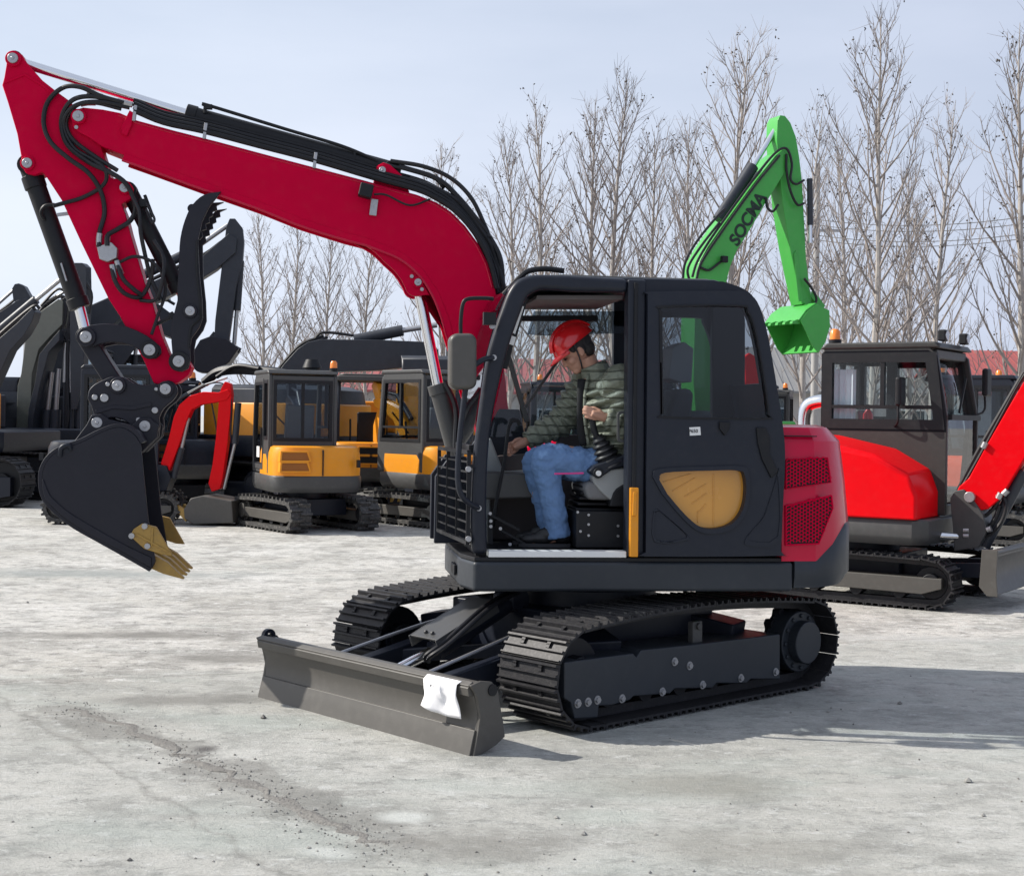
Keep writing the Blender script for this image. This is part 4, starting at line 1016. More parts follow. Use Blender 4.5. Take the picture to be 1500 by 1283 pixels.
# bucket cylinder
bk = ram('bucket_cylinder', E, (42, 243), (116, 448), (127, 494), .060, .034, 'black', yB)
c = U.p3(48, 262, yB); m = MB(); m.cyl(U.p3(47, 258, yB), U.p3(53, 276, yB), .068, n=22); m.build('cylinder_head', M['black'], bk, bevel=.004)
MB().tube([U.p3(65, 322, yB + .06), U.p3(60, 312, yB + .09), U.p3(66, 302, yB + .1), U.p3(80, 300, yB + .1)], .012, 8).build('pipe', M['black'], bk)
m = MB(); m.bar(U.p3(90, 386, yB + .07), U.p3(98, 412, yB + .07), .04, .01); m.bar(U.p3(84, 315, yB + .04), U.p3(100, 313, yB + .04), .02, .02); m.build('bolt_plate', M['steel'], bk)
# thumb cylinder
tc_ = ram('thumb_cylinder', E, (189, 280), (262, 424), (279, 456), .052, .030, 'black', yB)
# hoses on the stick
for pts, r in (([(194, 154), (150, 142), (118, 128), (92, 129), (70, 150), (64, 180), (74, 208), (100, 232), (130, 254), (148, 282), (153, 312), (146, 340), (145, 362)], .015),
               ([(180, 152), (140, 142), (110, 145), (94, 162), (90, 186), (100, 214), (130, 238), (160, 252), (185, 270), (198, 300), (192, 322), (172, 336), (158, 345), (157, 360)], .015),
               ([(178, 160), (140, 151), (112, 154), (96, 170), (95, 192), (110, 218), (136, 234), (152, 246), (156, 262), (146, 276), (120, 290), (96, 297), (78, 302)], .013),
               ([(190, 158), (150, 150), (118, 152), (102, 166), (97, 184), (108, 206), (140, 230), (172, 250)], .014),
               ([(163, 388), (168, 410), (180, 428), (200, 436), (212, 428), (222, 404), (224, 380)], .014), ([(170, 380), (180, 408), (196, 424), (207, 432)], .014),
               ([(176, 384), (196, 376), (220, 382), (238, 402), (242, 430), (232, 460), (222, 490)], .010), ([(192, 284), (204, 310), (206, 340), (214, 380), (222, 410), (236, 440)], .013),
               ([(214, 298), (226, 320), (222, 326), (214, 308)], .008), ([(225, 352), (240, 380), (236, 420), (226, 440), (205, 440)], .012)):
    MB().tube([U.p3(a, b, yB + sS + .045 + .03 * math.sin(i * 1.1)) for i, (a, b) in enumerate(pts)], r, 8, 7).build('hose', M['rubber'], stick)
for pts in ([(194, 154), (182, 151), (172, 148)], [(150, 142), (138, 139), (128, 136)], [(145, 362), (145, 350), (146, 342)], [(157, 360), (157, 352), (158, 346)], [(164, 388), (166, 398), (168, 408)], [(171, 382), (174, 392), (178, 402)], [(140, 151), (128, 151), (118, 153)]):
    MB().tube([U.p3(a, b, yB + sS + .05) for a, b in pts], .018, 8, 2).build('hose_fitting', M['steel'], stick)
m = MB(); m.prism(U.poly([(142, 362), (163, 355), (172, 364), (171, 378), (158, 384), (146, 380)], yB + sS + .06), yB + sS, yB + sS + .07); m.build('valve_block', M['steel'], stick, bevel=.005)
m = MB(); m.obox(U.p3(210, 298, yB + .1), .05, .05, .05); m.bar(U.p3(212, 286, yB + .1), U.p3(224, 318, yB + .1), .03, .02); m.build('hose_bracket', M['black'], stick, bevel=.004)

# ---- thumb
th = smooth2([(324, 281), (300, 285), (282, 300), (271, 322), (264, 350), (262, 383), (260, 420), (260, 440)], 3) + [(252, 470), (251, 500), (253, 524), (256, 540), (266, 545), (276, 540), (279, 527), (278, 510), (281, 495), (292, 480), (297, 466), (296, 437), (292, 400), (290, 352), (296, 325), (306, 304)]
m = MB(); tp_ = U.poly(th, yB + .16)
m.prism(tp_, yB + .13, yB + .165); thumb = m.build('thumb', M['bucket'], E, bevel=.005)
th2 = th[:26] + [(292, 352), (296, 345), (294, 338), (300, 336), (299, 328), (305, 326), (304, 319), (310, 317), (309, 311), (315, 309), (314, 303), (321, 303), (328, 296), (317, 300), (306, 304)]
th2 = [p for p in th if p[1] > 352 or p[0] < 290] + [(291, 351), (297, 346), (295, 338), (302, 336), (301, 328), (307, 326), (306, 319), (312, 316), (311, 310), (318, 308), (317, 301), (328, 296), (312, 298), (306, 304)]
m = MB(); m.prism(U.poly(th2, yB + .16), yB - .165, yB - .13); m.prism(U.poly([(284, 330), (292, 352), (297, 346), (295, 338), (302, 336), (301, 328), (307, 326), (306, 319), (312, 316), (311, 310), (318, 308), (317, 301), (328, 296), (312, 297), (296, 306)], yB + .02), yB - .02, yB + .02)
for a, b in ((278, 350), (274, 410), (284, 310)): c = U.p3(a, b, yB); m.ycyl(c.x, c.z, yB - .14, yB + .14, .028, 14)
m.build('thumb_plate', M['bucket'], thumb, bevel=.004)
boss(279, 456, yB + .165, .044, M['bucket'], thumb, 1, .02, .03)
m = MB(); m.tube([U.p3(289, 352, yB + .17), U.p3(289, 400, yB + .17), U.p3(294, 460, yB + .17), U.p3(280, 480, yB + .17), U.p3(277, 510, yB + .17)], .008, 6); m.build('grease_line', M['black'], thumb)
m = MB(); m.bar(U.p3(228, 476, yB + .1), U.p3(254, 462, yB + .12), .022, .02); m.bar(U.p3(250, 458, yB + .12), U.p3(256, 468, yB + .12), .05, .03); m.build('thumb_stop', M['black'], stick, bevel=.003)

# ---- bucket linkage, coupler and bucket
gl = [(127, 493), (120, 487), (122, 480), (133, 476), (150, 474), (168, 475), (185, 478), (200, 484), (214, 491), (225, 499), (235, 508), (236, 518), (228, 526), (216, 525), (206, 514), (192, 506), (178, 502), (162, 501), (146, 504), (137, 508), (127, 508), (119, 500)]
m = MB(); gp_ = U.poly(gl, yB + sS + .06)
for y0, y1 in ((yB + sS + .02, yB + sS + .06), (yB - sS - .06, yB - sS - .02)): m.prism(gp_, y0, y1)
link = m.build('guide_link', M['bucket'], E, bevel=.007)
boss(127, 494, yB + sS + .06, .058, M['bucket'], link, 1, .025, .036)
m = MB(); a, b = U.p3(128, 496, yB), U.p3(173, 566, yB); m.bar(a, b, .20, .105, (1, 0, .2)); m.build('bucket_link', M['bucket'], E, bevel=.012)
cpl = smooth2([(128, 584), (130, 572), (138, 563), (152, 556), (165, 551), (182, 553), (195, 561), (214, 564), (232, 562), (246, 557), (257, 563), (260, 576), (252, 588), (240, 598), (233, 612), (234, 626), (224, 640), (212, 640), (200, 634), (190, 622), (178, 614), (162, 612), (148, 616), (138, 608), (134, 596), (128, 584)], 2)[:-1]
m = MB()
for y0, y1 in ((yB + .10, yB + .15), (yB - .15, yB - .10)): m.prism(U.poly(cpl, yB + .15), y0, y1)
m.prism(U.poly([(140, 572), (238, 570), (228, 600), (150, 606)], yB), yB - .10, yB + .10)
coup = m.build('quick_coupler', M['bucket'], E, bevel=.008)
m = MB(); m.prism(strip(U.poly([(140, 604), (165, 596), (195, 598), (222, 592)], yB + .15), -.012, .012), yB + .148, yB + .158); m.build('edge_rib', M['bucket'], coup, bevel=.003)
for px, py, r in ((173, 565, .05), (243, 570, .05), (143, 619, .052), (213, 624, .052)): boss(px, py, yB + .15, r, M['bucket'], coup, 1, .02, .034)
for px, py, r in ((153, 583, .026), (139, 582, .018), (227, 601, .020), (158, 563, .014), (229, 570, .012), (141, 621, .014), (203, 615, .016)):
    c = U.p3(px, py, yB + .16); MB().ycyl(c.x, c.z, yB + .149, yB + .168, r, 12).build('bolt', M['steel'], coup, bevel=.003)
yb0, yb1 = yB - .36, yB + .36
back = [(206, 650), (196, 636), (176, 626), (150, 633), (120, 648), (92, 658), (75, 669), (65, 684), (62, 699), (64, 722), (75, 740), (92, 755), (112, 770), (146, 789), (180, 808), (222, 832)]
bk2 = smooth2([U.tr(a, b, yb1) for a, b in back], 3)
side = bk2 + U.poly([(228, 822), (224, 800), (217, 759), (211, 700)], yb1)
m = MB(); m.prism(strip(bk2, -.006, -.03) if False else strip(bk2, .0, .025), yb0, yb1)
bucket = m.build('bucket', M['bucket'], E, bevel=.004)
for y0, y1 in ((yb1 - .02, yb1 + .004), (yb0 - .004, yb0 + .02)):
    MB().prism(side, y0, y1).build('side_plate', M['bucket'], bucket, bevel=.004)
wear = smooth2([U.tr(a, b, yb1) for a, b in ((64, 702), (72, 722), (82, 734), (110, 756), (180, 796), (222, 816))], 3)
m = MB(); m.prism([(p[0], p[1]) for p in wear] + [(p[0], p[1]) for p in smooth2([U.tr(a, b, yb1) for a, b in ((222, 831), (180, 808), (112, 770), (75, 740), (64, 722), (62, 702))], 3)], yb1, yb1 + .014); m.build('wear_plate', M['bucket'], bucket, bevel=.004)
m = MB()
ear = U.poly([(129, 622), (136, 608), (150, 606), (162, 614), (196, 622), (206, 612), (222, 612), (234, 624), (232, 640), (208, 664), (150, 664), (96, 664), (108, 650)], yB + .12)
for y0, y1 in ((yB + .06, yB + .095), (yB - .095, yB - .06), (yB + .152, yB + .18), (yB - .18, yB - .152)): m.prism(ear, y0, y1)
m.build('ear_plate', M['bucket'], bucket, bevel=.006)
m = MB(); m.ycyl(*U.tr(98, 656, yb1), yb1 - .05, yb1 + .006, .03, 14); m.tube([U.p3(88, 668, yb1 + .005), U.p3(90, 656, yb1 + .02), U.p3(100, 652, yb1 + .02), U.p3(104, 658, yb1 + .005)], .014, 8); m.build('shackle_eye', M['dark'], bucket)
# lip and teeth
l0, l1 = U.tr(216, 829, yb1), U.tr(236, 815, yb1); d = Vector((l0[0] - U.tr(180, 808, yb1)[0], 0, l0[1] - U.tr(180, 808, yb1)[1])).normalized()
d = Vector((U.tr(262, 853, yb1)[0] - l0[0], 0, U.tr(262, 853, yb1)[1] - l0[1])).normalized(); up = Vector((d.z, 0, -d.x))
if up.z < 0: up = -up
o_ = Vector((l0[0], 0, l0[1]))
m = MB(); m.prism([(p.x, p.z) for p in (o_ - d * .10, o_ + d * .03, o_ + d * .03 + up * .03, o_ - d * .10 + up * .03)], yb0, yb1); m.build('lip', M['bucket'], bucket, bevel=.004)
for k in range(4):
    y = yb0 + .075 + (yb1 - yb0 - .15) * k / 3
    q = [o_ - d * .02 - up * .012, o_ + d * .10 - up * .004, o_ + d * .225 + up * .022, o_ + d * .225 + up * .03, o_ + d * .09 + up * .068, o_ - d * .02 + up * .072]
    m = MB(); n = len(q)
    Vv = [(p.x, y - w_, p.z) for p, w_ in zip(q, (.042, .036, .026, .026, .034, .04))] + [(p.x, y + w_, p.z) for p, w_ in zip(q, (.042, .036, .026, .026, .034, .04))]
    m.add(Vv, [tuple(range(n)), tuple(range(2 * n - 1, n - 1, -1))] + [(i, (i + 1) % n, n + (i + 1) % n, n + i) for i in range(n)]); m.build('tooth', M['gold'], bucket, bevel=.006)
cut = [(191, 784), (197, 774), (209, 766), (230, 771), (242, 792), (254, 813), (240, 812), (212, 803)]
for y0, y1, tr_ in ((yb1 + .004, yb1 + .032, 1), (yb0 - .032, yb0 - .004, 0)):
    m = MB(); m.prism(U.poly(cut, yb1), y0, y1); sc = m.build('side_cutter', M['gold'], bucket, bevel=.006)
    m = MB()
    for px, py in ((213, 770), (194, 784), (217, 799)): m.ycyl(*U.tr(px, py, yb1), y0 - .01, y1 + .014, .018, 8)
    m.build('cutter_bolt', M['steel'], sc)
    m = MB(); ya = y1 if tr_ else y0
    m = MB(); a_, b_ = U.p3(200, 782, ya), U.p3(246, 808, ya); m.bar(a_, b_, .012, .016, (0, 1, 0)); a_, b_ = U.p3(224, 772, ya), U.p3(222, 800, ya); m.bar(a_, b_, .012, .014, (0, 1, 0)); m.build('cutter_rib', M['gold'], sc, bevel=.003)

# ================================================================== paper taped over the blade
yo0, yo1 = .625, .90
ps = thing('paper_sheet', 'white paper sheet with a curled lower edge hanging over the top of the dozer blade', 'paper', *gp(655, 1085).xy[:], 0, R(222.7))
pw = V.world((xt, .73, zt)); ps.location = (pw.x, pw.y, pw.z)
mb = MB(); nv, nu = 14, 12; Vp = []
for i in range(nv):
    t_ = i / (nv - 1)
    for j in range(nu):
        u = j / (nu - 1); y = yo0 + (yo1 - yo0) * u
        s = t_ * (.225 + .02 * math.sin(u * 3) - .03 * (1 - u)) - .05
        y += .012 * math.sin(t_ * 3.1) * (1 if u > .5 else -1) * -1
        if s < 0: x_, z_ = s, .010
        else:
            zz = zt - s; px_ = max(min(prof_f, key=lambda p: abs(p[1] - zz))[0], xt - .045 * max(0, (s - .055) / .17)) if s > .055 else xt
            x_ = px_ - xt + .014 + (.016 * math.sin(u * 5 + 1) * t_ + .05 * max(0, t_ - .72) * (1 if u > .3 else 1.6)) + .004 * math.sin(u * 11 + t_ * 7); z_ = -s
        Vp.append((x_, y - .73, z_))
mb.add(Vp, [(i * nu + j, i * nu + j + 1, (i + 1) * nu + j + 1, (i + 1) * nu + j) for i in range(nv - 1) for j in range(nu - 1)])
o = mb.build('sheet', M['paper'], ps); sm = o.modifiers.new('thick', 'SOLIDIFY'); sm.thickness = .0015
m = MB(); rnd2 = random.Random(5)
for k in range(4):
    y = -.085 + k * .020
    m.box(.0165, .0185, y, y + .013, -.035 - .004 * k, -.024 - .004 * k)
m.build('print_mark', M['ink'], ps)
# ================================================================== machines parked behind
M['cabdark'] = coat('cab_dark_grey_paint', (.042, .041, .039), .42, var=.08, dirt=.1, dirtcol=(.12, .115, .1), spec=.3)
M['blackgloss'] = coat('black_gloss_trim', (.006, .0065, .009), .22, var=.1, spec=.14)
M['ventshade'] = coat('vent_amber_shade', (.30, .10, .012), .6, var=.1)  # body amber darkened to paint the shade inside the vent openings
def plan_round(x0, x1, hw, r_rear, n=8, cham=.12):
    """plan outline: straight front at x1, rounded rear reaching x0"""
    pts = [(x1 - cham, hw), (x1, hw - cham), (x1, -hw + cham), (x1 - cham, -hw)]
    cx = x0 + r_rear
    for i in range(n + 1):
        a = R(-90 - 180 * i / n)
        e = .55
        ca, sa = math.cos(a), math.sin(a)
        pts.append((cx + r_rear * math.copysign(abs(ca) ** e, ca), hw * math.copysign(abs(sa) ** e, sa)))
    return pts

def ring_at(pl, z, k=1., ky=None, cx=0.):
    return [(cx + (x - cx) * k, y * (ky or k), z) for x, y in pl]

def cab_shell(root, x0, x1, y0, y1, z0, zb, z1, mat, glass, door_side=1, split=True, lean=.10, rear_split=True, black=None, low_door=True, border=.035, upper=False):
    """box cab: x0 rear, x1 front, sill z0, belt zb, roof z1; windows with panes"""
    w = .05
    bm_ = black or mat
    sidepoly = [(x0, z0), (x1, z0), (x1, zb + .1), (x1 - lean, z1 - .08), (x1 - lean - .08, z1), (x0 + .04, z1), (x0, z1 - .05)]
    win = [(x0 + .09, zb + .05), (x1 - .10, zb + .05), (x1 - .10 - lean * .9, z1 - .13), (x0 + .09, z1 - .13)]
    dwin = [(x0 + .46, z0 + .12), (x1 - .16, z0 + .12), (x1 - .10, zb), (x1 - .10 - lean * .9, z1 - .13), (x0 + .42, z1 - .13), (x0 + .42, zb - .2)]
    qwin = [(x0 + .08, zb + .08), (x0 + .33, zb + .08), (x0 + .33, z1 - .13), (x0 + .08, z1 - .13)]
    m = MB()
    for side, yy in ((1, y1), (-1, y0)):
        holes = [dwin, qwin] if side == door_side else [win]
        ya, yb = (yy - w, yy) if side > 0 else (yy, yy + w)
        m.holed(sidepoly, holes, ya, yb)
    rear = [(y0 + w, z0), (y1 - w, z0), (y1 - w, z1 - .04), (y0 + w, z1 - .04)]
    rw = [(y0 + .10, zb + .06), (y1 - .10, zb + .06), (y1 - .10, z1 - .13), (y0 + .10, z1 - .13)]
    m.holed(rear, [rw], x0, x0 + w, 'x')
    m.box(x1 - .06, x1 - .005, y0 + w, y1 - w, z0, z0 + .10)
    m.box(x1 - lean - .10, x1 - lean - .02, y0 + w, y1 - w, z1 - .11, z1 - .02)
    cab = m.build('cab', mat, root, bevel=.012)
    m = MB(); pl = [(x0 - .02, z1 - .012), (x1 - lean + .03, z1 - .012), (x1 - lean - .02, z1 + .05), (x0 + .05, z1 + .05)]
    m.prism(pl, y0 - .015, y1 + .015); m.build('roof', mat, cab, bevel=.02)
    if upper:      # glossy black surround of the big side window and of the windscreen
        yy = y0 if door_side > 0 else y1; sg = -1 if door_side > 0 else 1
        MB().holed([(x0 + .004, zb - .05), (x1 - .004, zb - .05), (x1 - .004, zb + .1), (x1 - lean, z1 - .085), (x1 - lean - .09, z1 - .03), (x0 + .04, z1 - .03), (x0 + .004, z1 - .06)], [win], yy - .003, yy + .004).build('window_surround', M['blackgloss'], cab)
    def pn(name, pg, a, b, ax, fr=True):
        o = MB().prism(pg, a, b, ax).build(name, glass, cab)
        mm = MB(); c = (a + b) / 2
        bo = border if name == 'window' else .035
        mm.holed([(p[0] + math.copysign(bo * .8, p[0] - sum(q[0] for q in pg) / len(pg)), p[1] + math.copysign(bo * .8, p[1] - sum(q[1] for q in pg) / len(pg))) for p in pg], [[(p[0] - (p[0] - sum(q[0] for q in pg) / len(pg)) * .05, p[1] - (p[1] - sum(q[1] for q in pg) / len(pg)) * .05) for p in pg]], c - .03, c + .03, ax)
        us = [p[0] for p in pg]; vs = [p[1] for p in pg]
        if fr == 'split':
            mid = (min(us) + max(us)) / 2
            mm.holed([(mid - .02, min(vs)), (mid + .02, min(vs)), (mid + .02, max(vs)), (mid - .02, max(vs))], [], c - .025, c + .025, ax)
        if fr == 'slide':
            mid = min(us) + (max(us) - min(us)) * .5; lo = min(vs) + (max(vs) - min(vs)) * .2
            mm.holed([(min(us) + .02, lo), (max(us) - .02, lo), (max(us) - .02, lo + .035), (min(us) + .02, lo + .035)], [], c - .027, c + .027, ax)
            mm.holed([(mid - .02, lo + .035), (mid + .02, lo + .035), (mid + .02, max(vs)), (mid - .02, max(vs))], [], c - .026, c + .026, ax)
        mm.build('window_frame', M['black'], o)
        return o
    for side, yy in ((1, y1), (-1, y0)):
        c = yy - side * .022
        if side == door_side:
            pn('door_window', dwin, c - .004, c + .004, 'y'); pn('window', qwin, c - .004, c + .004, 'y')
            d = MB(); cy0, cy1 = (yy - .004, yy + .014) if side > 0 else (yy - .014, yy + .004)
            d.holed([(x0 + .38, z0 + .05), (x1 - .07, z0 + .05), (x1 - .05, zb), (x1 - .06 - lean * .9, z1 - .08), (x0 + .38, z1 - .08)], [dwin], cy0, cy1)
            dr = d.build('door', mat, root, bevel=.006)
            h = MB(); h.bar((x0 + .40, yy + side * .03, zb - .05), (x0 + .40, yy + side * .03, zb + .22), .02, .02); h.build('handle', M['black'], dr)
            t_ = MB(); t_.box(x0 + .62, x0 + .84, yy + side * .012 - .003, yy + side * .012 + .003, zb - .22, zb - .06); t_.build('sticker', M['white'], dr)
        else:
            pn('window', win, c - .004, c + .004, 'y', 'slide' if split else True)
    pn('rear_window', rw, x0 + .02, x0 + .028, 'x', 'split' if rear_split else True)
    fw = [(y0 + w + .02, z0 + .12), (y1 - w - .02, z0 + .12), (y1 - w - .02, zb + .08), (y0 + w + .02, zb + .08)]
    MB().prism(fw, x1 - .03, x1 - .024, 'x').build('lower_windscreen', glass, cab)
    m = MB(); m.add([(x1 - .03, y0 + w, zb + .1), (x1 - .03, y1 - w, zb + .1), (x1 - lean - .05, y1 - w, z1 - .1), (x1 - lean - .05, y0 + w, z1 - .1)], [(0, 1, 2, 3)])
    o = m.build('windscreen', glass, cab); s_ = o.modifiers.new('thick', 'SOLIDIFY'); s_.thickness = .006
    m = MB(); m.bar((x1 - .01, (y0 + y1) / 2 - .1, zb + .14), (x1 - lean * .55, (y0 + y1) / 2 + .25, zb + .48), .02, .02); m.bar((x1 + .01, y0 + w, zb + .09), (x1 + .01, y1 - w, zb + .09), .05, .05, (0, 0, 1)); m.build('wiper', M['black'], cab)
    # seat and levers seen through the glass
    yc = (y0 + y1) / 2; sx = x0 + (x1 - x0) * .38
    m = MB(); m.prism([(sx - .22, z0 + .32), (sx + .25, z0 + .34), (sx + .25, z0 + .46), (sx - .2, z0 + .46)], yc - .22, yc + .22); m.prism([(sx - .24, z0 + .44), (sx - .12, z0 + .46), (sx - .2, z0 + 1.0), (sx - .32, z0 + 1.0)], yc - .21, yc + .21); m.box(sx - .2, sx + .2, yc - .2, yc + .2, z0, z0 + .33)
    m.build('seat', M['seat'], root, bevel=.03)
    m = MB()
    for s in (1, -1):
        m.tube([(sx + .2, yc + s * .3, z0 + .3), (sx + .24, yc + s * .3, z0 + .6), (sx + .27, yc + s * .3, z0 + .78)], .02, 6, 3)
    m.build('control_lever', M['black'], root)
    return cab

def beacon(root, x, y, z):
    m = MB(); m.cyl((x, y, z), (x, y, z + .04), .062, n=14); o = m.build('beacon', M['black'], root)
    MB().sweep([(x, y, z + .04), (x, y, z + .12), (x, y, z + .145)], [.055, .05, .03], 14).build('beacon_dome', M['beacon'], o)

def lamp(root, x, y, z, yaw=0):
    m = MB(); Mx = Matrix.Rotation(yaw, 3, 'Z'); m.obox((x, y, z), .08, .11, .11, Mx); o = m.build('work_lamp', M['black'], root, bevel=.015)
    m = MB(); f = Mx @ Vector((1, 0, 0)); c = Vector((x, y, z)); m.cyl(c + f * .035, c + f * .046, .045, n=14); m.build('lamp_lens', M['lens'], o)

def mirror(root, x, y, z, s):
    m = MB(); m.obox((x, y, z), .06, .17, .28); o = m.build('mirror', M['black'], root, bevel=.025)
    MB().tube([(x - .02, y, z - .1), (x - .02, y, z - .28), (x - .1, y - s * .12, z - .34)], .012, 6, 4).build('mirror_arm', M['black'], o)

def blade_simple(root, x, hw, rz, mat, lf=0.):
    prof = smooth2([(x + .02, .40 + lf), (x - .02, .32 + lf), (x - .035, .22 + lf), (x - .01, .12 + lf), (x + .03, .03 + lf)], 3)
    m = MB(); m.prism(strip(prof, 0, -.03), -hw, hw); m.box(x - .09, x + .01, -hw, hw, .36 + lf, .41 + lf)
    b = m.build('dozer_blade', mat, root, bevel=.006, rz=rz)
    for s in (1, -1):
        e = MB(); e.prism([(x + .045, .02 + lf), (x + .03, .2 + lf), (x + .04, .43 + lf), (x - .1, .43 + lf), (x - .12, .1 + lf), (x - .05, .02 + lf)], *((hw, hw + .02) if s > 0 else (-hw - .02, -hw))); e.build('end_plate', mat, b, bevel=.004)
    m = MB()
    for s in (1, -1): m.bar((.4, s * .3, .3), (x - .05, s * .3, .2 + lf), .09, .13)
    m.build('blade_arm', M['dark'], root, rz=rz)

def folded_arm(root, mat, x, y=-.25, s=1.0, k=0):
    """short boom, stick and bucket resting in front of a mini machine"""
    def P(pts): return [(x + a * s, .62 + b * s) for a, b in pts]
    m = MB(); m.prism(P([(-.12, -.25), (.12, -.25), (.14, .1), (.06, .22), (-.06, .22), (-.14, .1)]), y - .16, y + .16); m.build('swing_bracket', M['dark'], root, bevel=.01)
    m = MB(); m.prism(P([(-.09, .12), (.09, .06), (.42, .75), (.62, 1.0), (.95, 1.16), (1.2, 1.22), (1.24, 1.34), (1.1, 1.38), (.75, 1.30), (.40, 1.16), (.2, .92)]), y - .09, y + .09); b = m.build('boom', mat, root, bevel=.01)
    m = MB(); q = P([(.2, 1.02), (.62, 1.42), (1.28, 1.52)]); m.cyl((q[0][0], y, q[0][1]), (q[1][0], y, q[1][1]), .045); m.cyl((q[1][0], y, q[1][1]), (q[2][0], y, q[2][1]), .025); m.build('arm_cylinder', M['dark'], root)
    m = MB(); q = P([(.26, .0), (.46, .45), (.58, .86)]); m.cyl((q[0][0], y, q[0][1]), (q[1][0], y, q[1][1]), .05); m.cyl((q[1][0], y, q[1][1]), (q[2][0], y, q[2][1]), .028, m=1); m.build('boom_cylinder', [M['dark'], M['chrome']], root)
    m = MB(); m.prism(P([(1.12, 1.20), (1.34, 1.58), (1.26, 1.66), (1.16, 1.62), (1.06, 1.36), (1.04, 1.1), (1.12, .2), (1.2, .16), (1.26, .24), (1.26, .9)]), y - .07, y + .07); m.build('stick', mat, root, bevel=.01)
    m = MB(); pr = P([(1.14, .2), (1.24, .18), (1.32, .0), (1.2, -.42), (1.1, -.56), (.92, -.50), (.86, -.34)])
    m.prism(pr, y - .26, y + .26); m.build('bucket', M['bucket'], root, bevel=.02)
    m = MB()
    for i in range(4):
        c = P([(.86, -.34)])[0]; yy = y - .22 + .44 * i / 3
        m.prism([(c[0] + .02, c[1] - .05), (c[0] + .03, c[1] + .05), (c[0] - .10, c[1] + .10)], yy - .03, yy + .03)
    m.build('bucket_teeth', M['gold'], root)

